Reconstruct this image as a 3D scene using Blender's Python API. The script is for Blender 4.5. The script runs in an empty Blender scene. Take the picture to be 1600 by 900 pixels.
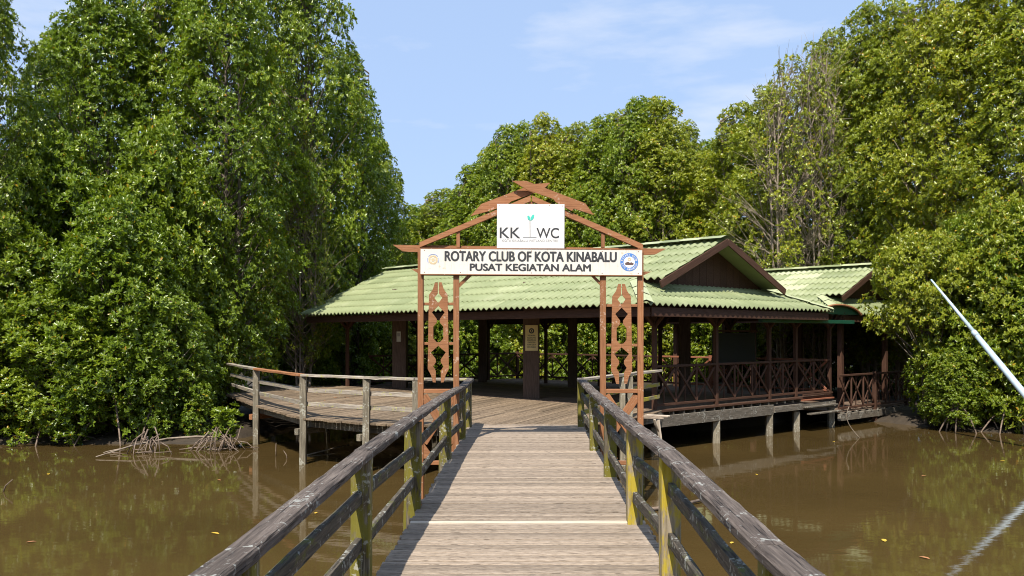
import bpy, bmesh, math, random
import numpy as np
from mathutils import Vector, Matrix
from mathutils.geometry import tessellate_polygon

random.seed(7)
RNG = np.random.default_rng(11)
S = bpy.context.scene
COL = S.collection

# ------------------------------------------------------------------ camera
EYE = 1.70
FPX = 1400.0
HOR = 523.0
cam_d = bpy.data.cameras.new("camera")
cam = bpy.data.objects.new("camera", cam_d)
COL.objects.link(cam)
cam.location = (0, 0, EYE)
cam.rotation_euler = (math.radians(90), 0, 0)
cam_d.sensor_width = 36.0
cam_d.lens = FPX / 1600.0 * 36.0
cam_d.shift_y = (HOR - 450.0) / 1600.0
cam_d.clip_start = 0.05
cam_d.clip_end = 3000
S.camera = cam

# ------------------------------------------------------------------ light
SUN_TO = Vector((-0.20, -0.69, 1.0)).normalized()      # towards the sun
EL = math.asin(SUN_TO.z)
AZ = math.atan2(SUN_TO.x, SUN_TO.y)
world = bpy.data.worlds.new("World")
S.world = world
world.use_nodes = True
wn = world.node_tree
wn.nodes.clear()
w_out = wn.nodes.new("ShaderNodeOutputWorld")
w_bg = wn.nodes.new("ShaderNodeBackground")
w_sky = wn.nodes.new("ShaderNodeTexSky")
w_sky.sky_type = 'NISHITA'
w_sky.sun_disc = False
w_sky.sun_elevation = EL
w_sky.sun_rotation = AZ
w_sky.air_density = 1.0
w_sky.dust_density = 1.6
w_sky.ozone_density = 1.5
w_bg.inputs["Strength"].default_value = 0.085
# thin cirrus: white mixed into the sky by stretched noise on the view direction
w_tc = wn.nodes.new("ShaderNodeTexCoord")
w_mp = wn.nodes.new("ShaderNodeMapping")
w_mp.inputs["Rotation"].default_value = (0.15, 0.35, 0.2)
w_mp.inputs["Scale"].default_value = (2.2, 1.6, 9.0)
w_nz = wn.nodes.new("ShaderNodeTexNoise")
w_nz.inputs["Scale"].default_value = 1.7
w_nz.inputs["Detail"].default_value = 7
w_nz.inputs["Roughness"].default_value = 0.55
w_rp = wn.nodes.new("ShaderNodeValToRGB")
w_rp.color_ramp.elements[0].position = 0.54
w_rp.color_ramp.elements[0].color = (0.0, 0.0, 0.0, 1)
w_rp.color_ramp.elements[1].position = 0.80
w_rp.color_ramp.elements[1].color = (0.8, 0.8, 0.8, 1)
w_mx = wn.nodes.new("ShaderNodeMix")
w_mx.data_type = 'RGBA'
w_mx.inputs[7].default_value = (7.0, 7.4, 8.2, 1)
w_hz = wn.nodes.new("ShaderNodeMix")           # even pale haze over the clear sky
w_hz.data_type = 'RGBA'
w_hz.inputs[0].default_value = 0.65
w_hz.inputs[7].default_value = (4.6, 6.25, 9.4, 1)
L = wn.links.new
L(w_tc.outputs["Generated"], w_mp.inputs["Vector"])
L(w_mp.outputs["Vector"], w_nz.inputs["Vector"])
L(w_nz.outputs["Fac"], w_rp.inputs["Fac"])
L(w_rp.outputs["Color"], w_mx.inputs[0])
L(w_sky.outputs["Color"], w_hz.inputs[6])
L(w_hz.outputs[2], w_mx.inputs[6])
L(w_mx.outputs[2], w_bg.inputs["Color"])
L(w_bg.outputs["Background"], w_out.inputs["Surface"])

sun_d = bpy.data.lights.new("sun", 'SUN')
sun_d.energy = 5.0
sun_d.angle = math.radians(0.53)
sun_d.color = (1.0, 0.94, 0.84)
sun = bpy.data.objects.new("sun", sun_d)
COL.objects.link(sun)
sun.location = SUN_TO * 60
sun.rotation_euler = (-SUN_TO).to_track_quat('-Z', 'Y').to_euler()

S.view_settings.view_transform = 'Standard'
S.view_settings.look = 'None'
S.view_settings.gamma = 1.0
S.view_settings.exposure = 0.6
S.cycles.filter_width = 1.05
S.cycles.max_bounces = 6
S.cycles.diffuse_bounces = 3
S.cycles.glossy_bounces = 3
S.cycles.transmission_bounces = 3
S.cycles.caustics_reflective = False
S.cycles.caustics_refractive = False

# ------------------------------------------------------------------ helpers
WM = {}

def tag(o, label=None, cat=None, group=None, kind=None):
    if label: o["label"] = label
    if cat: o["category"] = cat
    if group: o["group"] = group
    if kind: o["kind"] = kind
    return o

def place(o, M, parent=None):
    COL.objects.link(o)
    if parent is not None:
        o.parent = parent
        o.matrix_parent_inverse = WM[parent.name].inverted()
    o.matrix_basis = M
    WM[o.name] = M.copy()
    return o

def empty(name, loc, label=None, cat=None, group=None, kind=None):
    o = bpy.data.objects.new(name, None)
    o.empty_display_size = 0.2
    place(o, Matrix.Translation(Vector(loc)))
    return tag(o, label, cat, group, kind)

def mesh_obj(name, verts, faces, mat, parent=None, M=None, smooth=False):
    me = bpy.data.meshes.new(name)
    me.from_pydata(verts, [], faces)
    if smooth:
        me.polygons.foreach_set("use_smooth", [True] * len(me.polygons))
    me.materials.append(mat)
    me.update()
    o = bpy.data.objects.new(name, me)
    return place(o, M if M is not None else Matrix.Identity(4), parent)

def frame(p0, p1, up=(0, 0, 1)):
    """matrix at p0 with local X towards p1 and local Z near up"""
    p0 = Vector(p0); p1 = Vector(p1)
    x = (p1 - p0).normalized()
    u = Vector(up)
    if abs(x.dot(u.normalized())) > 0.99:
        u = Vector((0, 1, 0))
    y = u.cross(x).normalized()
    z = x.cross(y)
    M = Matrix((x, y, z)).transposed().to_4x4()
    M.translation = p0
    return M, (p1 - p0).length

BEAMS = {}
def beam_mesh(L_, w, h, mat, ch=0.006, nseg=1, rough=0.0, seed=0):
    """chamfered bar along +X, centred on Y and Z"""
    key = (round(L_, 3), round(w, 3), round(h, 3), mat.name, nseg, round(rough, 4), seed)
    if key in BEAMS: return BEAMS[key]
    ch = min(ch, w * 0.25, h * 0.25)
    ring = [(-w/2, -h/2 + ch), (-w/2 + ch, -h/2), (w/2 - ch, -h/2), (w/2, -h/2 + ch),
            (w/2, h/2 - ch), (w/2 - ch, h/2), (-w/2 + ch, h/2), (-w/2, h/2 - ch)]
    rnd = random.Random(seed * 977 + int(L_ * 1000))
    V = []; F = []
    for i in range(nseg + 1):
        x = L_ * i / nseg
        jy = rnd.gauss(0, rough) if rough else 0
        jz = rnd.gauss(0, rough * 0.6) if rough else 0
        for (y, z) in ring:
            a = rnd.gauss(0, rough) if rough else 0
            b = rnd.gauss(0, rough) if rough else 0
            V.append((x, y + jy * .5 + a, z + jz * .5 + b * .6))
    n = 8
    for i in range(nseg):
        for k in range(n):
            a = i * n + k; b = i * n + (k + 1) % n
            F.append((a, b, b + n, a + n)[::-1])
    F.append(tuple(range(n)))
    F.append(tuple(range(nseg * n, nseg * n + n))[::-1])
    me = bpy.data.meshes.new("bar")
    me.from_pydata(V, [], F)
    me.materials.append(mat)
    me.update()
    BEAMS[key] = me
    return me

def beam(name, p0, p1, w, h, mat, parent=None, up=(0, 0, 1), ch=0.006, nseg=1, rough=0.0, seed=0):
    M, ln = frame(p0, p1, up)
    o = bpy.data.objects.new(name, beam_mesh(ln, w, h, mat, ch, nseg, rough, seed))
    return place(o, M, parent)

def prism(name, pts, thick, mat, parent, M):
    """polygon pts (x,z) in the local XZ plane extruded along local Y by thick (front face at -thick/2)"""
    bm = bmesh.new()
    f = [bm.verts.new((x, -thick/2, z)) for x, z in pts]
    b = [bm.verts.new((x, thick/2, z)) for x, z in pts]
    n = len(pts)
    for tri in tessellate_polygon([[Vector((x, z, 0)) for x, z in pts]]):
        bm.faces.new([f[k] for k in tri]); bm.faces.new([b[k] for k in reversed(tri)])
    for i in range(n):
        bm.faces.new((f[(i+1) % n], f[i], b[i], b[(i+1) % n]))
    bmesh.ops.recalc_face_normals(bm, faces=bm.faces)
    me = bpy.data.meshes.new(name)
    bm.to_mesh(me); bm.free()
    me.materials.append(mat)
    o = bpy.data.objects.new(name, me)
    return place(o, M, parent)

def tube_data(path, radii, sides=6, V=None, F=None):
    """append a tube to V, F"""
    if V is None: V, F = [], []
    base = len(V)
    n = len(path)
    ref = Vector((0.3, 0.7, 0.2))
    for i, p in enumerate(path):
        p = Vector(p)
        d = (Vector(path[min(i+1, n-1)]) - Vector(path[max(i-1, 0)])).normalized()
        a = d.cross(ref)
        if a.length < 1e-3: a = d.cross(Vector((1, 0, 0)))
        a.normalize(); b = d.cross(a)
        for k in range(sides):
            t = 2 * math.pi * k / sides
            q = p + (a * math.cos(t) + b * math.sin(t)) * radii[i]
            V.append((q.x, q.y, q.z))
    for i in range(n - 1):
        for k in range(sides):
            A = base + i * sides + k; B = base + i * sides + (k + 1) % sides
            F.append((A, B, B + sides, A + sides))
    F.append(tuple(base + k for k in range(sides))[::-1])
    F.append(tuple(base + (n-1) * sides + k for k in range(sides)))
    return V, F

# ------------------------------------------------------------------ materials
def new_mat(name):
    m = bpy.data.materials.new(name)
    m.use_nodes = True
    nt = m.node_tree
    return m, nt, nt.nodes["Principled BSDF"]

def ramp(nt, stops, src):
    r = nt.nodes.new("ShaderNodeValToRGB")
    e = r.color_ramp.elements
    e[0].position, e[0].color = stops[0][0], (*stops[0][1], 1)
    e[1].position, e[1].color = stops[-1][0], (*stops[-1][1], 1)
    for p, c in stops[1:-1]:
        k = e.new(p); k.color = (*c, 1)
    nt.links.new(src, r.inputs["Fac"])
    return r.outputs["Color"]

def noise(nt, vec, scale, detail=4, rough=0.55):
    n = nt.nodes.new("ShaderNodeTexNoise")
    n.inputs["Scale"].default_value = scale
    n.inputs["Detail"].default_value = detail
    n.inputs["Roughness"].default_value = rough
    if vec is not None: nt.links.new(vec, n.inputs["Vector"])
    return n.outputs["Fac"]

def mapped(nt, vec, scale):
    mp = nt.nodes.new("ShaderNodeMapping")
    mp.inputs["Scale"].default_value = scale
    nt.links.new(vec, mp.inputs["Vector"])
    return mp.outputs["Vector"]

def objvec(nt):
    """object coordinates moved by a per-object random amount"""
    tc = nt.nodes.new("ShaderNodeTexCoord")
    oi = nt.nodes.new("ShaderNodeObjectInfo")
    mu = nt.nodes.new("ShaderNodeMath"); mu.operation = 'MULTIPLY'
    mu.inputs[1].default_value = 61.0
    nt.links.new(oi.outputs["Random"], mu.inputs[0])
    ad = nt.nodes.new("ShaderNodeVectorMath"); ad.operation = 'ADD'
    nt.links.new(tc.outputs["Object"], ad.inputs[0])
    nt.links.new(mu.outputs[0], ad.inputs[1])
    return ad.outputs[0], oi.outputs["Random"]

def mix(nt, fac, a, b, mode='MIX'):
    m = nt.nodes.new("ShaderNodeMix"); m.data_type = 'RGBA'; m.blend_type = mode
    for sock, v in ((0, fac), (6, a), (7, b)):
        if isinstance(v, (int, float)): m.inputs[sock].default_value = v
        elif isinstance(v, tuple): m.inputs[sock].default_value = (*v, 1)
        else: nt.links.new(v, m.inputs[sock])
    return m.outputs[2]

def bump(nt, bsdf, h, strength=0.4, dist=0.01):
    b = nt.nodes.new("ShaderNodeBump")
    b.inputs["Strength"].default_value = strength
    b.inputs["Distance"].default_value = dist
    nt.links.new(h, b.inputs["Height"])
    nt.links.new(b.outputs["Normal"], bsdf.inputs["Normal"])

def wood(name, dark, mid, light, var=0.5, lichen=None, moss=None, rough=0.85, grain=(1.6, 22, 22), crack=0.5, bmp=0.5):
    m, nt, b = new_mat(name)
    v, rnd = objvec(nt)
    g = noise(nt, mapped(nt, v, grain), 2.2, 7, 0.65)
    c = ramp(nt, [(0.28, dark), (0.5, mid), (0.72, light)], g)
    # per-piece tone
    tone = ramp(nt, [(0.0, (1 - var*.55,) * 3), (1.0, (1 + var*.25,) * 3)], rnd)
    c = mix(nt, 1.0, c, tone, 'MULTIPLY')
    # dark cracks along the grain
    cr = noise(nt, mapped(nt, v, (grain[0]*.45, grain[1]*.8, grain[2]*.8)), 3.0, 5, 0.6)
    crm = ramp(nt, [(0.36, (crack,) * 3), (0.43, (0, 0, 0))], cr)
    c = mix(nt, crm, c, tuple(x * 0.3 for x in dark))
    if moss:
        col, amount = moss
        mm = noise(nt, mapped(nt, v, (1.0, 3.5, 3.5)), 3.2, 6, 0.7)
        mk = ramp(nt, [(0.62 - amount * .3, (0, 0, 0)), (0.72 - amount * .3, (0.85,) * 3)], mm)
        c = mix(nt, mk, c, col)
    if lichen:
        col, amount = lichen
        ln = noise(nt, v, 26.0, 6, 0.62)
        lm = noise(nt, v, 4.5, 2, 0.5)
        ad = nt.nodes.new("ShaderNodeMath"); ad.operation = 'MULTIPLY_ADD'
        nt.links.new(lm, ad.inputs[0]); ad.inputs[1].default_value = 0.6
        nt.links.new(ln, ad.inputs[2])
        lk = ramp(nt, [(0.92 - amount*.2, (0, 0, 0)), (0.97 - amount*.2, (0.9,) * 3)], ad.outputs[0])
        c = mix(nt, lk, c, col)
    nt.links.new(c, b.inputs["Base Color"])
    b.inputs["Roughness"].default_value = rough
    b.inputs["Specular IOR Level"].default_value = 0.25
    bump(nt, b, g, bmp, 0.012)
    return m

M_DECK = wood("deck_wood", (0.165, 0.126, 0.093), (0.285, 0.224, 0.168), (0.37, 0.300, 0.233), var=0.6, crack=0.6, grain=(6, 18, 18))
M_DECK_B = wood("platform_wood", (0.115, 0.080, 0.050), (0.195, 0.14, 0.09), (0.275, 0.21, 0.14), var=0.8, crack=0.6, grain=(3.5, 16, 16))  # browner wood, darkened further so its colour carries the tree shade
M_DECK_PALE = wood("deck_wood_new", (0.40, 0.33, 0.26), (0.50, 0.42, 0.33), (0.58, 0.50, 0.41), var=0.2, crack=0.2)
M_RAIL = wood("rail_wood", (0.040, 0.031, 0.026), (0.100, 0.079, 0.066), (0.19, 0.155, 0.130), var=0.35,
              lichen=((0.33, 0.33, 0.30), 0.03), crack=1.0, bmp=1.0, grain=(1.3, 26, 26))
M_RAIL_LOW = wood("low_rail_wood", (0.030, 0.025, 0.019), (0.072, 0.060, 0.045), (0.15, 0.125, 0.095), var=0.4,
                  lichen=((0.30, 0.30, 0.26), 0.07), moss=((0.10, 0.11, 0.02), 0.25), crack=0.7)
M_POST = wood("post_wood", (0.055, 0.043, 0.027), (0.14, 0.115, 0.078), (0.28, 0.235, 0.17), var=0.35,
              moss=((0.16, 0.14, 0.012), 0.65), lichen=((0.36, 0.35, 0.28), 0.08), crack=0.7)
M_POST_Y = wood("post_wood_yellow", (0.12, 0.09, 0.05), (0.26, 0.21, 0.14), (0.38, 0.31, 0.22), var=0.2,
                moss=((0.40, 0.30, 0.012), 0.50), crack=0.6)
M_PILE = wood("pile_wood", (0.10, 0.085, 0.06), (0.21, 0.18, 0.13), (0.33, 0.285, 0.21), var=0.4, lichen=((0.35, 0.34, 0.28), 0.15))
M_OLDRAIL = wood("pale_rail_wood", (0.18, 0.15, 0.12), (0.31, 0.265, 0.215), (0.42, 0.37, 0.31), var=0.4,
                 lichen=((0.35, 0.33, 0.12), 0.12))
M_GATE = wood("gate_paint", (0.205, 0.085, 0.036), (0.295, 0.128, 0.056), (0.36, 0.172, 0.084), var=0.3, crack=0.35, bmp=0.25, rough=0.65,
              lichen=((0.42, 0.28, 0.2), -0.15))
M_BROWN = wood("brown_paint", (0.045, 0.021, 0.013), (0.075, 0.036, 0.022), (0.11, 0.056, 0.036), var=0.3, crack=0.3, bmp=0.25, rough=0.7)
M_COLUMN = wood("column_paint", (0.055, 0.035, 0.024), (0.095, 0.060, 0.042), (0.15, 0.10, 0.075), var=0.2, crack=0.3, bmp=0.3, rough=0.7)
M_REDRAIL = wood("red_rail_paint", (0.17, 0.062, 0.034), (0.25, 0.095, 0.052), (0.31, 0.125, 0.072), var=0.3, crack=0.2, bmp=0.2, rough=0.65)
M_FLOOR = wood("pavilion_floor_wood", (0.10, 0.065, 0.045), (0.17, 0.115, 0.08), (0.25, 0.18, 0.13), var=0.5, crack=0.5)
M_DARKBEAM = wood("underfloor_wood", (0.06, 0.05, 0.04), (0.13, 0.11, 0.085), (0.22, 0.185, 0.15), var=0.4, lichen=((0.3, 0.29, 0.25), 0.12))

def paint_mat(name, col, rough=0.5, var=0.1, scale=3.0, spots=None, runs=None):
    m, nt, b = new_mat(name)
    v, rnd = objvec(nt)
    n = noise(nt, v, scale, 6, 0.6)
    c = ramp(nt, [(0.3, tuple(x * (1 - var) for x in col)), (0.7, tuple(min(1, x * (1 + var)) for x in col))], n)
    if spots:
        sc, ss, thr = spots
        s = noise(nt, v, ss, 6, 0.7)
        k = ramp(nt, [(thr, (0, 0, 0)), (thr + .08, (0.75,) * 3)], s)
        c = mix(nt, k, c, sc)
    if runs:
        s2 = noise(nt, mapped(nt, v, (16, 1, 1.3)), 2.0, 6, 0.7)
        k2 = ramp(nt, [(0.52, (0, 0, 0)), (0.75, (0.55,) * 3)], s2)
        c = mix(nt, k2, c, runs)
    nt.links.new(c, b.inputs["Base Color"])
    b.inputs["Roughness"].default_value = rough
    return m

def roof_mat():
    m, nt, b = new_mat("roof_green")
    v, rnd = objvec(nt)
    n = noise(nt, v, 1.3, 6, 0.6)
    c = ramp(nt, [(0.3, (0.195, 0.225, 0.105)), (0.55, (0.235, 0.265, 0.13)), (0.75, (0.31, 0.33, 0.19))], n)
    tone = ramp(nt, [(0, (0.84, 0.86, 0.84)), (1, (1.08, 1.07, 1.09))], rnd)
    c = mix(nt, 1.0, c, tone, 'MULTIPLY')
    s = noise(nt, mapped(nt, v, (6, 1.2, 6)), 2.0, 6, 0.7)
    k = ramp(nt, [(0.60, (0, 0, 0)), (0.78, (0.55,) * 3)], s)
    c = mix(nt, k, c, (0.13, 0.16, 0.06))
    nt.links.new(c, b.inputs["Base Color"])
    b.inputs["Roughness"].default_value = 0.55
    b.inputs["Specular IOR Level"].default_value = 0.35
    return m
M_ROOF = roof_mat()
M_ROOF_PALE = paint_mat("roof_green_faded", (0.36, 0.385, 0.22), 0.6, 0.12)
M_CANOPY = paint_mat("canopy_green", (0.010, 0.070, 0.040), 0.35, 0.15)
M_SIGN = paint_mat("sign_white", (0.66, 0.63, 0.57), 0.45, 0.05, 2.0, spots=((0.52, 0.33, 0.14), 7.0, 0.61), runs=(0.50, 0.38, 0.22))
M_BOARD = paint_mat("board_white", (0.70, 0.68, 0.66), 0.45, 0.04, runs=(0.58, 0.54, 0.48))
M_INK = paint_mat("ink_dark", (0.035, 0.035, 0.038), 0.5, 0.1)
M_INKGREY = paint_mat("ink_grey", (0.30, 0.30, 0.30), 0.5, 0.1)
M_TEAL = paint_mat("ink_teal", (0.06, 0.50, 0.40), 0.5, 0.1)
M_BLUE = paint_mat("ink_blue", (0.07, 0.20, 0.52), 0.5, 0.1)
M_PALEBLUE = paint_mat("ink_pale_blue", (0.30, 0.36, 0.60), 0.5, 0.1)
M_GOLD = paint_mat("ink_faded_gold", (0.66, 0.50, 0.28), 0.5, 0.1)
M_PEAK = paint_mat("ink_brown", (0.10, 0.06, 0.05), 0.5, 0.1)
M_PLAQUE = paint_mat("plaque_cream", (0.74, 0.60, 0.28), 0.5, 0.08)
M_PAPER = paint_mat("paper_white", (0.55, 0.55, 0.5), 0.6, 0.08)
M_BLACKBOARD = paint_mat("board_black", (0.010, 0.010, 0.009), 0.6, 0.1)
M_POLE = paint_mat("pole_pale_blue", (0.40, 0.50, 0.56), 0.45, 0.12, 5.0, spots=((0.30, 0.36, 0.36), 14.0, 0.62))

def water_mat():
    m, nt, b = new_mat("murky_water")
    tc = nt.nodes.new("ShaderNodeTexCoord")
    n = noise(nt, tc.outputs["Object"], 0.25, 5, 0.6)
    c = ramp(nt, [(0.3, (0.054, 0.035, 0.0120)), (0.7, (0.082, 0.053, 0.018))], n)
    nt.links.new(c, b.inputs["Base Color"])
    b.inputs["Roughness"].default_value = 0.04
    b.inputs["IOR"].default_value = 1.33
    w = noise(nt, mapped(nt, tc.outputs["Object"], (1.0, 1.6, 1)), 2.2, 4, 0.5)
    bump(nt, b, w, 0.06, 0.03)
    return m
M_WATER = water_mat()

def mud_mat():
    m, nt, b = new_mat("mud")
    tc = nt.nodes.new("ShaderNodeTexCoord")
    n = noise(nt, tc.outputs["Object"], 1.7, 8, 0.65)
    c = ramp(nt, [(0.3, (0.025, 0.018, 0.011)), (0.7, (0.06, 0.043, 0.027))], n)
    nt.links.new(c, b.inputs["Base Color"])
    b.inputs["Roughness"].default_value = 0.7
    bump(nt, b, n, 0.8, 0.1)
    return m
M_MUD = mud_mat()

def leaf_mat(name, stops, trans=0.38, rough=0.30):
    m, nt, b = new_mat(name)
    at = nt.nodes.new("ShaderNodeAttribute"); at.attribute_name = "lv"
    c = ramp(nt, stops, at.outputs["Fac"])
    oi = nt.nodes.new("ShaderNodeObjectInfo")
    tone = ramp(nt, [(0, (0.86, 0.90, 0.9)), (1, (1.12, 1.06, 1.0))], oi.outputs["Random"])
    c = mix(nt, 1.0, c, tone, 'MULTIPLY')
    nt.links.new(c, b.inputs["Base Color"])
    b.inputs["Roughness"].default_value = rough
    b.inputs["Specular IOR Level"].default_value = 0.5
    tr = nt.nodes.new("ShaderNodeBsdfTranslucent")
    nt.links.new(mix(nt, 1.0, c, (1.15, 1.2, 0.5), 'MULTIPLY'), tr.inputs["Color"])
    ms = nt.nodes.new("ShaderNodeMixShader")
    ms.inputs[0].default_value = trans
    out = nt.nodes["Material Output"]
    nt.links.new(b.outputs[0], ms.inputs[1])
    nt.links.new(tr.outputs[0], ms.inputs[2])
    nt.links.new(ms.outputs[0], out.inputs["Surface"])
    return m
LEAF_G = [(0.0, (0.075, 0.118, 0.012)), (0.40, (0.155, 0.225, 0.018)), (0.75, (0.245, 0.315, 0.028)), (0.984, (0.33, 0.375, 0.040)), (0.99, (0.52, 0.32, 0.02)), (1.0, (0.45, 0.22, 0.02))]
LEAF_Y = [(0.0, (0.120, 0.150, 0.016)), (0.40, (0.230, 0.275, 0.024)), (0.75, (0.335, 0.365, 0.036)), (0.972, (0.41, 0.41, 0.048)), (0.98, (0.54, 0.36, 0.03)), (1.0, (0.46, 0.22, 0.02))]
M_LEAF = leaf_mat("mangrove_leaf", LEAF_G)
M_LEAF_Y = leaf_mat("mangrove_leaf_yellowish", LEAF_Y)
M_BARK = wood("mangrove_bark", (0.06, 0.047, 0.035), (0.13, 0.105, 0.08), (0.22, 0.185, 0.145), var=0.4, grain=(3, 3, 1.2), crack=0.4)
M_BARK_PALE = wood("pale_bark", (0.15, 0.115, 0.085), (0.25, 0.20, 0.15), (0.35, 0.29, 0.225), var=0.3, grain=(3, 3, 1.2), crack=0.3)
M_ROOT = wood("root_bark", (0.09, 0.062, 0.045), (0.18, 0.132, 0.098), (0.27, 0.21, 0.16), var=0.4, grain=(4, 4, 4), crack=0.2)
M_FALLEN = paint_mat("fallen_leaf_yellow", (0.55, 0.36, 0.04), 0.5, 0.2)
M_FALLEN_B = paint_mat("fallen_leaf_brown", (0.34, 0.15, 0.06), 0.6, 0.2)

# ------------------------------------------------------------------ ground and water
WATER_Z = -0.95
BX = [-80, -30, -12, -7.2, -6.2, -5.2, -2.4, 5.0, 7.0, 9.0, 10.2, 10.9, 12.6, 16, 30, 80]
BY = [17, 19.5, 20.9, 21.0, 24.5, 31, 30.5, 23.9, 25.2, 27.4, 28, 26.6, 23.6, 22.5, 20, 16]
def bank_y(x): return float(np.interp(x, BX, BY))

def build_ground():
    xs = np.concatenate([np.linspace(-400, -40, 10), np.linspace(-36, 36, 90), np.linspace(40, 400, 10)])
    ys = np.concatenate([np.linspace(-200, 10, 8), np.linspace(12, 60, 70), np.linspace(66, 500, 10)])
    r = np.random.default_rng(3)
    V = []
    for y in ys:
        for x in xs:
            d = y - bank_y(x)
            h = -1.75 + 0.95 * (1 / (1 + math.exp(-(d - 0.1) * 2.6)))
            h += r.normal(0, 0.035) if abs(x) < 36 and 12 < y < 60 else 0
            if -6 < x < 10 and d > 0.6: h += min(0.42, (d - 0.6) * 0.35)      # mud raised under the pavilion, shaped to keep light out below the floor
            V.append((x, y, h + (0.10 if d > 2 else 0)))
    n = len(xs)
    F = [(j*n+i, j*n+i+1, (j+1)*n+i+1, (j+1)*n+i) for j in range(len(ys)-1) for i in range(n-1)]
    o = mesh_obj("ground", V, F, M_MUD, smooth=True)
    tag(o, kind="structure")
    o = mesh_obj("water", [(-300, -200, WATER_Z), (300, -200, WATER_Z), (300, 60, WATER_Z), (-300, 60, WATER_Z)], [(0, 1, 2, 3)], M_WATER)
    tag(o, kind="structure")
build_ground()

# ------------------------------------------------------------------ boardwalk
def cx(y): return 0.02 + 0.0145 * y            # the walkway drifts a little to the right
HALF = 1.05
def build_boardwalk():
    root = empty("boardwalk", (cx(8), 8, -0.02), kind="structure")
    root["label"] = "straight grey plank boardwalk leading to the gate"
    rnd = random.Random(5)
    y = 1.5
    i = 0
    while y < 17.0:
        w = 0.088
        pale = abs(y - 8.12) < 0.044
        x0 = cx(y) - HALF - rnd.uniform(0.0, 0.04)
        x1 = cx(y) + HALF + rnd.uniform(0.0, 0.04)
        z = rnd.gauss(-0.022, 0.0022) + (0.012 if pale else 0)
        t = rnd.gauss(0, 0.004)
        beam("plank", (x0, y + t, z), (x1, y - t, z + rnd.gauss(0, 0.002)), w - rnd.uniform(0.012, 0.019), 0.04,
             M_DECK_PALE if pale else M_DECK, root, ch=0.005)
        y += w
        i += 1
    for sx in (-0.85, 0.0, 0.85):
        beam("stringer", (cx(1.5) + sx, 1.5, -0.14), (cx(17) + sx, 17, -0.14), 0.1, 0.2, M_DARKBEAM, root)
    for yy in (3.2, 5.8, 8.3, 11.0, 13.6, 16.2):
        beam("crossbeam", (cx(yy) - 1.15, yy, -0.31), (cx(yy) + 1.15, yy, -0.31), 0.1, 0.14, M_DARKBEAM, root)
        for sx in (-0.75, 0.75):
            beam("pile", (cx(yy) + sx, yy, -1.8), (cx(yy) + sx, yy, -0.38), 0.14, 0.14, M_PILE, root)
build_boardwalk()

RAIL_Z = 0.90
def rail_points(side):
    if side < 0:
        ys = [1.2, 3.5, 6.2, 8.8, 12.3, 14.6, 16.55]
        xs = [-1.05, -1.055, -1.03, -0.95, -0.885, -0.80, -0.775]
    else:
        ys = [1.2, 3.5, 6.3, 8.1, 10.7, 13.2, 16.6]
        xs = [0.96, 1.015, 1.09, 1.085, 1.14, 1.19, 1.27]
    return [Vector((x, y, 0)) for x, y in zip(xs, ys)]

def build_rail(side, label):
    P = rail_points(side)
    root = empty("boardwalk_railing", (P[2].x, P[2].y, 0), label, "railing", "railings along the boardwalk")
    rnd = random.Random(17 + side)
    for i, p in enumerate(P):
        yellow = side > 0 and i in (2, 3)
        dz = rnd.gauss(0, 0.008)
        lean = rnd.gauss(0, 0.012)
        w = 0.135 if i not in (5, 6) else 0.12
        beam("post", (p.x + side * 0.02, p.y, -1.7 if i % 2 == 0 else -0.45), (p.x + side * 0.02 + lean, p.y, RAIL_Z - 0.058), 0.13, w,
             M_POST_Y if yellow else M_POST, root, up=(1, 0, 0), ch=0.01, nseg=6, rough=0.003, seed=i + (0 if side < 0 else 50))
        # an older, thinner post doubles some of them on the outside
        if i in (3, 4):
            beam("post", (p.x + side * 0.085, p.y + 0.14, -0.5), (p.x + side * 0.075, p.y + 0.14, RAIL_Z - 0.06), 0.07, 0.09, M_POST, root,
                 up=(1, 0, 0), ch=0.008, nseg=4, rough=0.003, seed=i + 9)
    zs = [RAIL_Z + rnd.gauss(0, 0.012) for _ in P]
    zs[-1] = RAIL_Z
    for i in range(len(P) - 1):
        a, b = P[i], P[i + 1]
        ext = 0.003
        beam("top_rail", (a.x, a.y + ext, zs[i] - 0.03), (b.x, b.y - ext, zs[i+1] - 0.03), 0.135, 0.062, M_RAIL, root,
             ch=0.012, nseg=max(4, int((b - a).length / 0.16)), rough=0.0024, seed=i + (0 if side < 0 else 30))
        for zz in (0.585, 0.27):
            za = zz + rnd.gauss(0, 0.014); zb = zz + rnd.gauss(0, 0.014)
            beam("mid_rail", (a.x + side*0.02, a.y + 0.06, za), (b.x + side*0.02, b.y - 0.06, zb), 0.05, 0.095, M_RAIL_LOW, root,
                 ch=0.008, nseg=6, rough=0.0028, seed=i + 60)
    return root
build_rail(-1, "weathered dark timber railing along the left side of the boardwalk")
build_rail(1, "weathered dark timber railing with yellow mossy posts along the right side of the boardwalk")

# ------------------------------------------------------------------ pavilion frame of reference
A = Vector((2.82, 18.8, 0))
U = Vector((-0.683, 0.730, 0)).normalized()
Vv = Vector((0.730, 0.683, 0)).normalized()
def pv(u, v, z=0.0): 
    q = A + U * u + Vv * v
    return Vector((q.x, q.y, z))

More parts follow.
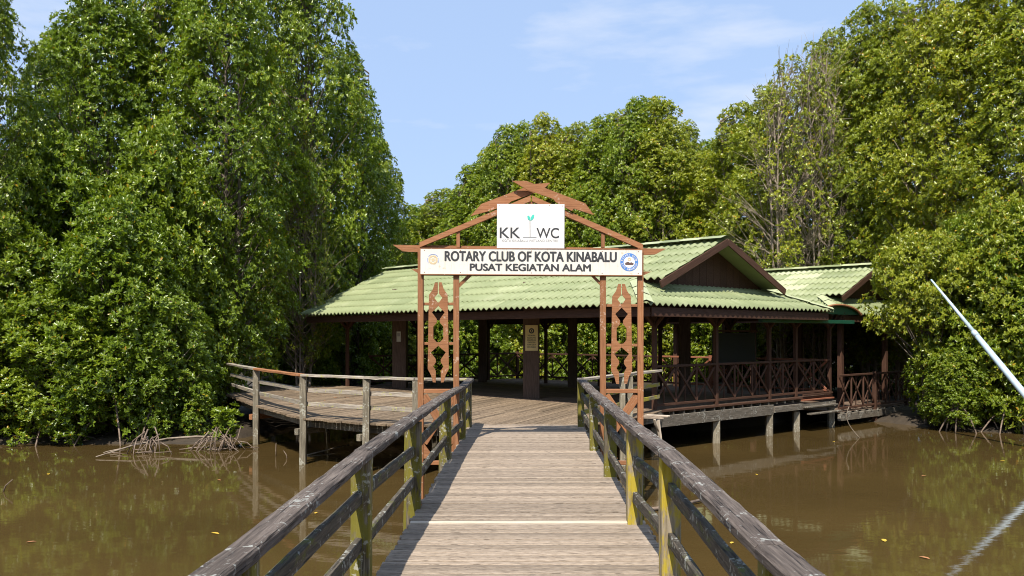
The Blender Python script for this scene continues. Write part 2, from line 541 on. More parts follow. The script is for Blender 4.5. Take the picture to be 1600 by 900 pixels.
def plank_floor(root, poly, direction, width, z, mat, thick=0.04, seed=1, jag=0.05, name="plank", mats=None):
    """fill polygon poly (list of 2D) with planks running along direction"""
    rnd = random.Random(seed)
    d = Vector((direction[0], direction[1])).normalized()
    n = Vector((-d.y, d.x))
    P = [Vector((p[0], p[1])) for p in poly]
    s0 = min(p.dot(n) for p in P); s1 = max(p.dot(n) for p in P)
    s = s0 + width / 2
    while s < s1:
        ts = []
        for i in range(len(P)):
            a, b = P[i], P[(i + 1) % len(P)]
            da, db = a.dot(n) - s, b.dot(n) - s
            if (da > 0) != (db > 0):
                q = a + (b - a) * (da / (da - db))
                ts.append(q.dot(d))
        ts.sort()
        for k in range(0, len(ts) - 1, 2):
            t0 = ts[k] - rnd.uniform(0, jag); t1 = ts[k+1] + rnd.uniform(0, jag)
            if t1 - t0 < 0.1: continue
            # long boards are butted from shorter lengths
            cuts = [t0]
            while t1 - cuts[-1] > 4.2: cuts.append(cuts[-1] + rnd.uniform(2.4, 3.6))
            cuts.append(t1)
            for a_, b_ in zip(cuts[:-1], cuts[1:]):
                p0 = d * (a_ + 0.002) + n * s; p1 = d * (b_ - 0.002) + n * s
                zz = z - thick / 2 + rnd.gauss(0, 0.002)
                beam(name, (p0.x, p0.y, zz), (p1.x, p1.y, zz), width - rnd.uniform(0.005, 0.012), thick, mat, root, ch=0.004)
        s += width

# front platform (a fan of planks between the boardwalk, the left railing and the pavilion)
LP = [(-0.80, 16.62), (-1.80, 16.75), (-2.82, 17.3), (-4.28, 18.35), (-6.2, 21.7), (-9.0, 27.4)]
def build_platform():
    root = empty("platform", (-3, 22, -0.02), kind="structure")
    root["label"] = "fan-shaped plank platform in front of the pavilion"
    c0 = pv(0.6, 1.3); c1 = pv(13.9, 1.3)
    poly = [(-0.93, 17.02)] + [(x - 0.02, y + 0.02) for x, y in LP[1:]] + [(-8.6, 29.6), (c1.x, c1.y), (c0.x, c0.y), (2.55, 18.25), (1.30, 17.02)]
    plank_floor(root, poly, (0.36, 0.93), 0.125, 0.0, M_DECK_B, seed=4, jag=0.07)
    edge = [(-1.80, 16.9), (-2.82, 17.5), (-4.20, 18.6), (-6.1, 21.8), (-8.8, 27.3)]
    for (a, b) in zip(edge[:-1], edge[1:]):
        beam("stringer", (a[0], a[1] + 0.15, -0.14), (b[0], b[1] + 0.15, -0.14), 0.09, 0.18, M_DARKBEAM, root)
    beam("stringer", (1.3, 17.15, -0.14), (3.3, 20.0, -0.14), 0.1, 0.2, M_DARKBEAM, root)
    beam("stringer", (-1.9, 17.2, -0.141), (1.4, 17.2, -0.141), 0.1, 0.2, M_DARKBEAM, root)
    for k, (x, y) in enumerate([(-2.2, 19.5), (0.6, 19.2), (-0.9, 21.5), (-3.6, 22.6), (-5.2, 25.2), (-2.6, 25.6), (1.6, 20.6)]):
        beam("pile", (x, y, -1.8), (x, y, -0.10), 0.14, 0.14, M_PILE, root)
    for k in range(4):
        x = -2.2 - k * 1.1; y = 18.6 + k * 1.6
        beam("joist", (x - 0.6, y, -0.13), (x + 2.6, y + 3.2, -0.13), 0.07, 0.14, M_DARKBEAM, root)
    # broken plank ends at the right-hand edge
    for k, (x, y, dx, dy, z0, z1) in enumerate([(2.55, 18.35, 0.55, 0.10, 0.012, -0.02), (2.62, 18.55, 0.60, 0.05, 0.016, 0.0), (2.8, 18.75, 0.5, 0.12, 0.02, -0.015),
                                               (3.0, 18.4, 0.06, 0.05, -0.05, -0.52), (2.92, 18.36, 0.12, 0.1, -0.04, -0.36)]):
        beam("plank", (x, y, z0), (x + dx, y + dy, z1), 0.11 if k < 3 else 0.07, 0.03, M_DECK_PALE if k > 1 else M_DECK, root, nseg=3, rough=0.004, seed=k)
build_platform()

def build_platform_rail():
    root = empty("platform_railing", (LP[3][0], LP[3][1], 0), "pale curved three-bar railing round the left platform edge", "railing")
    pts = [Vector((x, y, 0)) for x, y in LP]
    for i, p in enumerate(pts):
        if i == 0: continue
        beam("post", (p.x, p.y, -1.8), (p.x + 0.01, p.y, 0.84), 0.13, 0.13, M_PILE, root, up=(1, 0, 0), nseg=7, rough=0.004, seed=i)
        if i in (2, 3, 4):
            beam("crossbeam", (p.x - 0.16, p.y + 0.09, -0.3), (p.x + 0.25, p.y + 0.75, -0.3), 0.1, 0.13, M_GATE if i == 4 else M_PILE, root)
    for i in range(len(pts) - 1):
        a, b = pts[i], pts[i+1]
        m = M_GATE if i == 3 else M_OLDRAIL
        beam("top_rail", (a.x, a.y, 0.87), (b.x, b.y, 0.87), 0.15, 0.05, m, root, nseg=8, rough=0.004, seed=i)
        if i == 0: continue
        for zz in (0.56, 0.28):
            beam("mid_rail", (a.x + 0.05, a.y + 0.08, zz), (b.x + 0.05, b.y + 0.08, zz), 0.045, 0.085, M_OLDRAIL, root, nseg=6, rough=0.004, seed=i)
    q = Vector((-8.15, 30.6, 0)); p = pts[-1]
    beam("post", (q.x, q.y, -1.4), (q.x, q.y, 0.84), 0.13, 0.13, M_PILE, root, up=(1, 0, 0))
    for zz, w, h in ((0.87, 0.15, 0.05), (0.56, 0.045, 0.085), (0.28, 0.045, 0.085)):
        beam("back_rail", (p.x, p.y + 0.08, zz), (q.x, q.y, zz), w, h, M_OLDRAIL, root, nseg=6, rough=0.004, seed=3)
    # short rail from the end of the right-hand railing to the corner of the pavilion
    root = empty("platform_railing", (2.2, 18.3, 0), "short grey and yellow mossy railing between right boardwalk rail and pavilion corner", "railing")
    a = Vector((1.29, 16.66, 0)); b = Vector((3.28, 19.95, 0))
    mossy = wood("mossy_rail_wood", (0.14, 0.12, 0.06), (0.25, 0.21, 0.13), (0.35, 0.30, 0.21), moss=((0.36, 0.31, 0.03), 0.55))
    beam("top_rail", (a.x, a.y, 0.87), (b.x, b.y, 0.90), 0.15, 0.05, M_OLDRAIL, root, nseg=8, rough=0.004, seed=8)
    for zz in (0.55, 0.28):
        beam("mid_rail", (a.x, a.y + 0.08, zz - .03), (b.x, b.y + 0.05, zz + 0.04), 0.045, 0.085, mossy, root, nseg=6, rough=0.004, seed=3)
    for t in (0.45, 0.55):
        q = a.lerp(b, t)
        beam("post", (q.x + 0.05, q.y, -1.6), (q.x + 0.05, q.y, 0.84), 0.11, 0.11, M_PILE, root, up=(1, 0, 0), nseg=5, rough=0.003, seed=2)
build_platform_rail()

# ------------------------------------------------------------------ gate
GD = 14.0
GS = GD / FPX
def gx(px): return (px - 800) * GS
def gz(py): return EYE + (HOR - py) * GS
def flat(pts): return [(gx(x), gz(y)) for x, y in pts]
def at_gate(dy): return Matrix.Translation((0, GD + dy, 0))

def text_mesh(name, body, width, height, mat, parent, M, weight=0.0, depth=0.002, bold=0.0):
    cu = bpy.data.curves.new(name, 'FONT')
    cu.body = body
    cu.align_x = 'CENTER'; cu.align_y = 'CENTER'
    cu.offset = weight if bold == 0 else 0.0
    cu.extrude = 0.001
    tmp = bpy.data.objects.new(name, cu)
    COL.objects.link(tmp)
    dg = bpy.context.evaluated_depsgraph_get()
    dg.update()
    me = bpy.data.meshes.new_from_object(tmp.evaluated_get(dg))
    bpy.data.objects.remove(tmp)
    bpy.data.curves.remove(cu)
    co = np.empty(len(me.vertices) * 3); me.vertices.foreach_get("co", co); co = co.reshape(-1, 3)
    mn, mx = co.min(0), co.max(0)
    c = (mn + mx) / 2
    co = (co - c) * np.array([width / (mx[0] - mn[0]), height / (mx[1] - mn[1]), depth / max(1e-6, mx[2] - mn[2])])
    co = co[:, [0, 2, 1]] * np.array([1, -1, 1])           # stand it up, facing -Y
    me.vertices.foreach_set("co", co.ravel())
    me.materials.clear(); me.materials.append(mat)
    me.update()
    if bold:
        bm = bmesh.new()
        for k, (dx, dz) in enumerate(((-1, 0), (1, 0), (0, -.6), (0, .6), (-.5, .3), (.5, -.3))):
            m2 = me.copy()
            m2.transform(Matrix.Translation((dx * bold, -0.0004 * k, dz * bold)))
            bm.from_mesh(m2)
            bpy.data.meshes.remove(m2)
        bm.to_mesh(me); bm.free()
    o = bpy.data.objects.new(name, me)
    return place(o, M, parent)

def disc_pts(cxp, czp, r, n=28, a0=0, a1=2*math.pi):
    return [(cxp + r * math.cos(a0 + (a1 - a0) * k / n), czp + r * math.sin(a0 + (a1 - a0) * k / n)) for k in range(n + (0 if a1 - a0 > 6.28 else 1))]

def ring(name, c, r0, r1, mat, parent, M, a0=0.0, a1=2*math.pi, n=36, thick=0.003):
    V = []; F = []
    for k in range(n + 1):
        a = a0 + (a1 - a0) * k / n
        for r in (r0, r1):
            V.append((c[0] + r * math.cos(a), -thick/2, c[1] + r * math.sin(a)))
    for k in range(n):
        F.append((2*k, 2*k+1, 2*k+3, 2*k+2))
    return mesh_obj(name, V, F, mat, parent, M)

def build_gate():
    root = empty("entrance_gate", (gx(828), GD, 0), "red-brown painted timber gate with carved side panels and crossed boards on top", "gate")
    for px in (657.5, 713, 942, 1000.5):
        outer = px in (657.5, 1000.5)
        beam("post", (gx(px), GD, -1.7 if outer else -0.6), (gx(px), GD, gz(388)), 0.09, 0.09, M_GATE, root, up=(1, 0, 0))
    # beams across
    def beamz(name, pts, dy, th=0.06):
        prism(name, flat(pts), th, M_GATE, root, at_gate(dy))
    beamz("top_beam", [(613, 382), (1042, 388), (1025, 397), (1005, 398), (640, 393), (628, 392)], 0.078)
    beamz("lower_beam", [(642, 420), (1019, 424), (1006, 430), (1000, 432), (658, 430)], 0.078)
    # gable rafters
    beamz("rafter", [(656, 379), (829, 306), (829, 315), (656, 387)], 0.0, 0.10)
    beamz("rafter", [(1004, 382), (831, 306), (831, 315), (1004, 391)], 0.0, 0.10)
    for px, y0 in ((716, 361), (942, 362)):
        beam("strut", (gx(px), GD, gz(387)), (gx(px), GD, gz(y0)), 0.055, 0.055, M_GATE, root, up=(1, 0, 0))
    beam("king_post", (gx(830), GD, gz(388)), (gx(830), GD, gz(316)), 0.055, 0.07, M_GATE, root, up=(1, 0, 0))
    # crossed boards
    prism("crossed_board", flat([(860, 285), (834, 287), (752, 318), (735, 337), (768, 328), (763, 330), (794, 318), (799, 314), (848, 296)]), 0.03, M_GATE, root, at_gate(0.05))
    prism("crossed_board", flat([(800, 284), (822, 284), (914, 319), (927, 337), (896, 327), (893, 331), (868, 317), (864, 312), (824, 298)]), 0.03, M_GATE, root, at_gate(-0.072))
    # braces below the sign
    prism("brace", flat([(717, 443), (733, 428), (737, 431), (717, 450)]), 0.05, M_GATE, root, at_gate(0))
    prism("brace", flat([(938, 446), (921, 429), (925, 428), (938, 440)]), 0.05, M_GATE, root, at_gate(0))
    # carved panels between each pair of posts
    Z = 4.62
    left = [(180, 75), (165, 125), (137, 165), (134, 300), (128, 700), (152, 745), (165, 795), (185, 797), (186, 715), (167, 680),
            (186, 652), (186, 630), (150, 580), (203.5, 533), (203.5, 508), (190, 505), (168, 480), (168, 395), (193, 365), (193, 340), (158, 292),
            (203.5, 246), (203.5, 226), (175, 187), (200, 155), (200, 75)]
    for cxp, dyp in ((685.0, 0.0), (971.0, 2.5)):
        for sgn in (-1, 1):
            pts = [(cxp + sgn * (204 - x) / Z * -1 * -1, 425 + y / Z + dyp) for x, y in left]
            prism("carved_panel", flat(pts), 0.028, M_GATE, root, at_gate(-0.01 if sgn < 0 else -0.0101))
        a, b = (662, 709) if cxp < 800 else (946, 996)
        for yb in (475, 537):
            beam("crossbar", (gx(a), GD + 0.025, gz(yb + dyp)), (gx(b), GD + 0.025, gz(yb + dyp)), 0.036, 0.045, M_GATE, root)
        for yb in (611, 723):
            beam("crossbar", (gx(a), GD, gz(yb)), (gx(b), GD, gz(yb)), 0.06, 0.065, M_GATE, root)
        m = (a + b) / 2; h = (b - a) / 2
        # lattice of diamonds below the panel
        beam("lattice", (gx(a), GD - 0.02, gz(618)), (gx(b), GD - 0.02, gz(692)), 0.025, 0.13, M_GATE, root, up=(0, 0, 1))
        beam("lattice", (gx(b), GD + 0.008, gz(618)), (gx(a), GD + 0.008, gz(692)), 0.025, 0.13, M_GATE, root)
        prism("lattice_corner", flat([(a, 692), (a, 716), (m - 6, 716)]), 0.025, M_GATE, root, at_gate(-0.02))
        prism("lattice_corner", flat([(b, 692), (b, 716), (m + 6, 716)]), 0.025, M_GATE, root, at_gate(-0.02))

    # name board
    s = empty("name_board", (gx(830), GD - 0.075, gz(430)), "long white sign board reading ROTARY CLUB OF KOTA KINABALU, PUSAT KEGIATAN ALAM, on the gate", "sign")
    tilt = Matrix.Rotation(math.radians(0.33), 4, 'Y')
    C = Vector((gx(830), GD - 0.075, gz(410)))
    T = Matrix.Translation(C) @ tilt
    def bz(px, py): return ((px - 830) * GS, -(py - 410) * GS)
    w2, h2 = 172 * GS, 20.2 * GS
    prism("panel", [(-w2, -h2), (w2, -h2), (w2, h2), (-w2, h2)], 0.03, M_SIGN, s, T)
    rim = 0.014
    for (p0, p1) in (((-w2, -h2), (w2, -h2)), ((-w2, h2), (w2, h2))):
        beam("edge_trim", T @ Vector((p0[0], -0.004, p0[1])), T @ Vector((p1[0], -0.004, p1[1])), 0.032, rim, M_GATE, s)
    F_ = T @ Matrix.Translation((0, -0.0175, 0))
    def tx(body, px, py, wpx, hpx, mat, wt, par=s, name="lettering"):
        x, z = bz(px, py)
        text_mesh(name, body, wpx * GS, hpx * GS, mat, par, F_ @ Matrix.Translation((x, 0, z)), bold=wt)
    tx("ROTARY CLUB OF KOTA KINABALU", 829, 401.5, 266, 15.0, M_INK, 0.0075)
    tx("PUSAT KEGIATAN ALAM", 828.5, 418.5, 187, 10.6, M_INK, 0.0065)
    for bpx in (664, 720, 830, 940, 996):
        for bpy_ in (393, 427):
            x, z = bz(bpx, bpy_)
            mesh_obj("screw", [(x + 0.008*math.cos(k), 0, z + 0.008*math.sin(k)) for k in (0, 1, 2, 3, 4, 5)], [(0, 1, 2, 3, 4, 5)], M_GATE, s, F_)
    # faded wheel emblem on the left
    e = mesh_obj("emblem", [(0, 0, 0)] * 0, [], M_GOLD, s, F_)
    bpy.data.objects.remove(e)
    ex, ez = bz(677.5, 407.5)
    wheel = ring("wheel_emblem", (ex, ez), 0.050, 0.062, M_GOLD, s, F_)
    ring("hub", (ex, ez), 0.010, 0.022, M_GOLD, wheel, F_)
    for k in range(6):
        a = k * math.pi / 3
        x0, z0, x1, z1 = ex + 0.02 * math.cos(a), ez + 0.02 * math.sin(a), ex + 0.052 * math.cos(a), ez + 0.052 * math.sin(a)
        nx, nz = -math.sin(a) * 0.004, math.cos(a) * 0.004
        mesh_obj("spoke", [(x0 - nx, -0.0008, z0 - nz), (x1 - nx, -0.0008, z1 - nz), (x1 + nx, -0.0008, z1 + nz), (x0 + nx, -0.0008, z0 + nz)], [(0, 1, 2, 3)], M_GOLD, wheel, F_)
    for k in range(20):
        a = k * math.pi / 10
        c = (ex + 0.067 * math.cos(a), ez + 0.067 * math.sin(a))
        mesh_obj("tooth", [(c[0] + dx * math.cos(a) - dz * math.sin(a), -0.0008, c[1] + dx * math.sin(a) + dz * math.cos(a)) for dx, dz in ((-.007, -.005), (.007, -.005), (.007, .005), (-.007, .005))], [(0, 1, 2, 3)], M_GOLD, wheel, F_)
    ring("blue_arc", (ex, ez), 0.083, 0.092, M_PALEBLUE, s, F_, math.radians(35), math.radians(145))
    ring("blue_arc", (ex, ez), 0.083, 0.092, M_PALEBLUE, s, F_, math.radians(160), math.radians(215))
    ring("blue_arc", (ex, ez), 0.083, 0.092, M_PALEBLUE, s, F_, math.radians(-35), math.radians(20))
    # round blue badge on the right
    bx_, bz_ = bz(982, 409.5)
    badge = mesh_obj("round_badge", [(x, 0, z) for x, z in disc_pts(bx_, bz_, 0.140, 40)], [tuple(range(40))], M_BLUE, s, F_)
    F2 = F_ @ Matrix.Translation((0, -0.0012, 0)); F3 = F_ @ Matrix.Translation((0, -0.0024, 0))
    mesh_obj("badge_centre", [(x, 0, z) for x, z in disc_pts(bx_, bz_, 0.088, 32)], [tuple(range(32))], M_BOARD, badge, F2)
    mesh_obj("badge_peak", [(bx_ + x, 0, bz_ + z) for x, z in ((-.06, -.045), (.06, -.045), (.07, -.02), (.03, 0.0), (.01, -.01), (-.02, .008), (-.065, -.012))], [tuple(range(7))], M_PEAK, badge, F3)
    ring("badge_wheel", (bx_, bz_ + 0.045), 0.012, 0.026, M_GOLD, badge, F3, n=20)
    for k, ch in enumerate("ROTARY CLUB"):
        if ch == " ": continue
        a = math.radians(165 - k * 15)
        text_mesh("badge_letter", ch, 0.024, 0.030, M_BOARD, badge, F3 @ Matrix.Translation((bx_ + 0.114*math.cos(a), 0, bz_ + 0.114*math.sin(a))) @ Matrix.Rotation(-(a - math.pi/2), 4, 'Y'), 0.02, 0.001)
    for k, ch in enumerate("KOTA KINABALU"):
        if ch == " ": continue
        a = math.radians(195 + k * 12.5)
        text_mesh("badge_letter", ch, 0.020, 0.028, M_BOARD, badge, F3 @ Matrix.Translation((bx_ + 0.114*math.cos(a), 0, bz_ + 0.114*math.sin(a))) @ Matrix.Rotation(-(a + math.pi/2), 4, 'Y'), 0.02, 0.001)
    # square board
    q = empty("logo_board", (gx(829), GD - 0.09, gz(388.5)), "square white board with KKWC lettering and teal seedling above the long sign", "sign")
    C2 = Vector((gx(829), GD - 0.085, gz(354.5)))
    T = Matrix.Translation(C2) @ Matrix.Rotation(math.radians(0.25), 4, 'Y')
    w2, h2 = 52.3 * GS, 34.3 * GS
    prism("panel", [(-w2, -h2), (w2, -h2), (w2, h2), (-w2, h2)], 0.022, M_BOARD, q, T)
    F_ = T @ Matrix.Translation((0, -0.0135, 0))
    def tq(body, px, py, wpx, hpx, mat, wt):
        text_mesh("lettering", body, wpx * GS, hpx * GS, mat, q, F_ @ Matrix.Translation(((px - 829) * GS, 0, -(py - 354.5) * GS)), wt)
    tq("KK", 797, 365, 32, 16.5, M_INK, 0.008)
    tq("WC", 855.5, 365, 35, 16, M_INK, 0.008)
    tq("KOTA KINABALU WETLAND CENTRE", 828, 377, 86, 3.6, M_INKGREY, -0.006)
    def fp(pts): return [((x - 829) * GS, -0.001, -(y - 354.5) * GS) for x, y in pts]
    mesh_obj("seedling_stem", fp([(827.2, 346), (828.4, 346), (828.8, 371), (827.6, 371)]), [(0, 3, 2, 1)], M_INKGREY, q, F_)
    mesh_obj("seedling_base", fp([(817, 371.4), (838, 371.4), (838, 372.6), (817, 372.6)]), [(0, 3, 2, 1)], M_INKGREY, q, F_)
    mesh_obj("seedling_leaf", fp([(827.6, 346), (824.3, 343.5), (823.6, 339), (826, 338), (828.2, 341)]), [(0, 1, 2, 3, 4)], M_TEAL, q, F_)
    mesh_obj("seedling_leaf", fp([(828.2, 346), (829.0, 341), (831.5, 337.3), (834.6, 336.2), (834.2, 341), (831.4, 345)]), [(0, 1, 2, 3, 4, 5)], M_TEAL, q, F_)
    for bxp, byp in ((780, 323), (858, 322.5), (878, 323)):
        mesh_obj("bolt", [((bxp - 829) * GS + 0.006*math.cos(k), -0.001, -(byp - 354.5) * GS + 0.006*math.sin(k)) for k in (0, 1, 2, 3, 4, 5)], [(0, 1, 2, 3, 4, 5)], M_GATE, q, F_)
build_gate()

# ------------------------------------------------------------------ pavilions
PITCH = 0.427
PER = 0.205
def tile_sheet(name, base, ax, ay, s0, s1, t0, t1, mat, parent, planes=(), amp=0.031, seg=8):
    """a corrugated sheet: ax along the eave, ay horizontal direction up the slope, rising PITCH per metre.
       planes: (point, normal) in world XY, the side the normal points to is kept."""
    bm = bmesh.new()
    nx = max(2, int(round((s1 - s0) / PER * seg)))
    grid = []
    for j, t in enumerate((t0, t1 + 0.05)):
        row = []
        for i in range(nx + 1):
            s = s0 + (s1 - s0) * i / nx
            wv = amp * math.sin(2 * math.pi * s / PER)
            lift = 0.034 if j == 0 else 0.0
            p = base + ax * s + ay * t
            row.append(bm.verts.new((p.x, p.y, base.z + PITCH * t + wv + lift)))
        grid.append(row)
    lip = []
    for i in range(nx + 1):
        c = grid[0][i].co
        lip.append(bm.verts.new((c.x + ay.x * 0.004, c.y + ay.y * 0.004, c.z - 0.020)))
    for i in range(nx):
        bm.faces.new((grid[0][i], grid[0][i+1], grid[1][i+1], grid[1][i]))
        bm.faces.new((lip[i], lip[i+1], grid[0][i+1], grid[0][i]))
    for p, n in planes:
        bmesh.ops.bisect_plane(bm, geom=bm.verts[:] + bm.edges[:] + bm.faces[:], plane_co=p, plane_no=n, clear_inner=True)
    if not bm.faces:
        bm.free(); return None
    org = bm.verts[:][0].co.copy()
    cen = Vector((0, 0, 0))
    for v in bm.verts: cen += v.co
    cen /= len(bm.verts)
    M = Matrix((ax, ay, Vector((0, 0, 1)))).transposed().to_4x4(); M.translation = cen
    Mi = M.inverted()
    for v in bm.verts: v.co = Mi @ v.co
    bmesh.ops.recalc_face_normals(bm, faces=bm.faces)
    me = bpy.data.meshes.new(name)
    bm.to_mesh(me); bm.free()
    me.polygons.foreach_set("use_smooth", [True] * len(me.polygons))
    me.materials.append(mat)
    o = bpy.data.objects.new(name, me)
    return place(o, M, parent)

def build_roof(root, org, L0, Lr, W, EZ, left_end, sheet=1.23, pale=()):
    """hip-and-gable roof; org = eave corner nearest to the viewer (world), u along the front eave, v along the right eave"""
    def q(u, v, z): 
        p = org + U * u + Vv * v
        return Vector((p.x, p.y, z))
    hw = W / 2
    RZ = EZ + PITCH * hw
    nc = 8; vs = hw / nc
    GU, SV = 0.67, 1.42      # overhang of the gable end, height (in plan) of the hip
    base = q(0, 0, EZ)
    def slab(name, pts, th=0.02):
        n = len(pts)
        V = [tuple(p) for p in pts] + [(p.x, p.y, p.z - th) for p in pts]
        F = [tuple(range(n)), tuple(range(n, 2*n))[::-1]] + [(i, i + n, (i+1) % n + n, (i+1) % n) for i in range(n)]
        return mesh_obj(name, V, F, M_ROOF, root)
    # the back slope is the body of the roof; sheets, caps and boards hang on it
    root = slab("roof", [q(0.0, W, EZ), q(SV, W - SV, EZ + PITCH*SV), q(GU, W - SV, EZ + PITCH*SV), q(GU, hw, RZ), q(Lr, hw, RZ), q(L0, W, EZ)])
    # front slope
    hip_pl = (q(0, 0, 0), (U - Vv).normalized())
    endn = (q(L0, 0, 0) - q(Lr, hw, 0)); endn = Vector((-endn.y, endn.x, 0)).normalized()
    if endn.dot(U) > 0: endn = -endn
    end_pl = (q(L0, 0, 0), endn)
    for c in range(nc):
        t0, t1 = c * vs, (c + 1) * vs
        s = (GU if t0 >= SV - 0.05 else t0) ; off = 0.0 if c % 2 == 0 else sheet / 2
        edges = [s]
        k = math.floor(s / sheet) * sheet + (off if off > 0.01 else 0)
        while k < max(L0, Lr):
            k += sheet
            if k > s + 0.1: edges.append(min(k, max(L0, Lr)))
        if edges[-1] < max(L0, Lr): edges.append(max(L0, Lr))
        for a, b in zip(edges[:-1], edges[1:]):
            if b - a < 0.05: continue
            pl = [end_pl]
            if t0 < SV - 0.05: pl.append(hip_pl)
            is_pale = any(abs((a + b) / 2 - pu - (c * 0.0)) < sheet * 0.5 for pu in pale)
            tile_sheet("roof_sheet", base, U, Vv, a, b, t0, t1, M_ROOF_PALE if is_pale else M_ROOF, root, pl)
    # right-hand skirt
    sk = 2.0
    base2 = q(0, 0, EZ)
    for c in range(4):
        t0, t1 = c * sk / 4, (c + 1) * sk / 4
        s = 0.0
        while s < W:
            e = min(W, s + sheet)
            tile_sheet("roof_sheet", base2, Vv, U, s, e, t0, t1, M_ROOF, root,
                       [(q(0, 0, 0), (Vv - U).normalized()), (q(0, W, 0), (-Vv - U).normalized())])
            s = e
    # ridge caps
    s = GU
    while s < Lr - 0.05:
        e = min(Lr, s + 0.62)
        V, F = [], []
        for i, (u_, k) in enumerate(((s, 0.0), (e + 0.03, 0.008))):
            for a in (-0.30, -0.20, -0.07, 0.07, 0.20, 0.30):
                p = q(u_, hw + a, RZ + 0.095 - 0.34 * max(0, abs(a) - 0.05) + k)
                V.append(tuple(p))
        for i in range(5): F.append((i, i+1, i+7, i+6))
        mesh_obj("ridge_cap", V, F, M_ROOF_PALE if random.random() < 0.3 else M_ROOF, root)
        s = e
    # hip caps near the front corner and the far right corner
    for (va, sg) in ((0, 1), (W, -1)):
        s = 0.02
        while s < SV:
            e = min(SV + 0.05, s + 0.45)
            V, F = [], []
            for i, (k, up) in enumerate(((s, 0.018), (e, 0.0))):
                for a in (-0.16, 0, 0.16):
                    p = q(k + a * 0.7, va + sg * k - sg * a * 0.7, EZ + PITCH * (k) + 0.085 + up - abs(a) * 0.36)
                    V.append(tuple(p))
            for i in range(2): F.append((i, i+1, i+4, i+3))
            mesh_obj("hip_cap", V, F, M_ROOF_PALE, root)
            s = e
    # eave boards
    fz = EZ - 0.14
    beam("fascia", q(0.12, 0.26, fz), q(L0 - 0.1, 0.26, fz), 0.04, 0.2, M_BROWN, root)
    beam("fascia", q(0.10, 0.29, fz), q(0.10, W - 0.13, fz), 0.04, 0.2, M_BROWN, root)
    beam("fascia", q(0.12, W - 0.10, fz), q(L0 - 0.1, W - 0.10, fz), 0.04, 0.2, M_BROWN, root)
    # gable: barge boards, wall boards, rafters
    for vs_, sg in ((SV - 0.06, 1), (W - SV + 0.06, -1)):
        beam("barge_board", q(GU - 0.0, vs_, EZ + PITCH * SV - 0.10), q(GU - 0.0, hw - sg*0.001, RZ - 0.075), 0.04, 0.17, M_BROWN, root, up=(0, 0, 1))
    GW = 1.3
    wz = EZ + PITCH * GW - 0.03
    nb = 18
    v0, v1 = 1.35, W - 1.35
    for k in range(nb):
        a = v0 + (v1 - v0) * k / nb; b = v0 + (v1 - v0) * (k + 1) / nb - 0.008
        za = EZ + PITCH * min(a, W - a) - 0.05; zb = EZ + PITCH * min(b, W - b) - 0.05
        p = [q(GW, a, wz - 0.1), q(GW, b, wz - 0.1), q(GW, b, max(zb, wz)), q(GW, a, max(za, wz))]
        th = U * 0.02
        V = [tuple(x) for x in p] + [tuple(x + th) for x in p]
        mesh_obj("gable_board", V, [(0, 1, 2, 3), (7, 6, 5, 4), (0, 4, 5, 1), (1, 5, 6, 2), (2, 6, 7, 3), (3, 7, 4, 0)], M_BROWN, root)
    return q, RZ

def x_panel(root, p0, p1, z0, z1, mat, nx, th=0.05, posts=True, mid=True, crossname="cross_brace"):
    """rail bay from p0 to p1 with nx crossed panels, each with an upright"""
    p0 = Vector(p0); p1 = Vector(p1)
    d = p1 - p0
    n = Vector((-d.y, d.x, 0)).normalized()
    def P(t, z, o=0.0):
        q = p0 + d * t + n * o
        return (q.x, q.y, z)
    root = beam("top_rail", P(0, z1), P(1, z1), 0.09, 0.055, mat, root)
    beam("bottom_rail", P(0, z0), P(1, z0), 0.05, 0.06, mat, root)
    for k in range(nx):
        a, b = k / nx, (k + 1) / nx
        beam(crossname, P(a, z0 + 0.03, 0.014), P(b, z1 - 0.03, 0.014), 0.025, 0.06, mat, root)
        beam(crossname, P(a, z1 - 0.03, -0.014), P(b, z0 + 0.03, -0.014), 0.025, 0.06, mat, root)
        if mid: beam("upright", P((a + b) / 2, z0 + .03, 0.041), P((a + b) / 2, z1 - .03, 0.041), 0.025, 0.045, mat, root)
        if k and posts: beam("upright", P(a, z0 + .03, 0.0), P(a, z1 - .03, 0.0), 0.05, 0.05, mat, root)

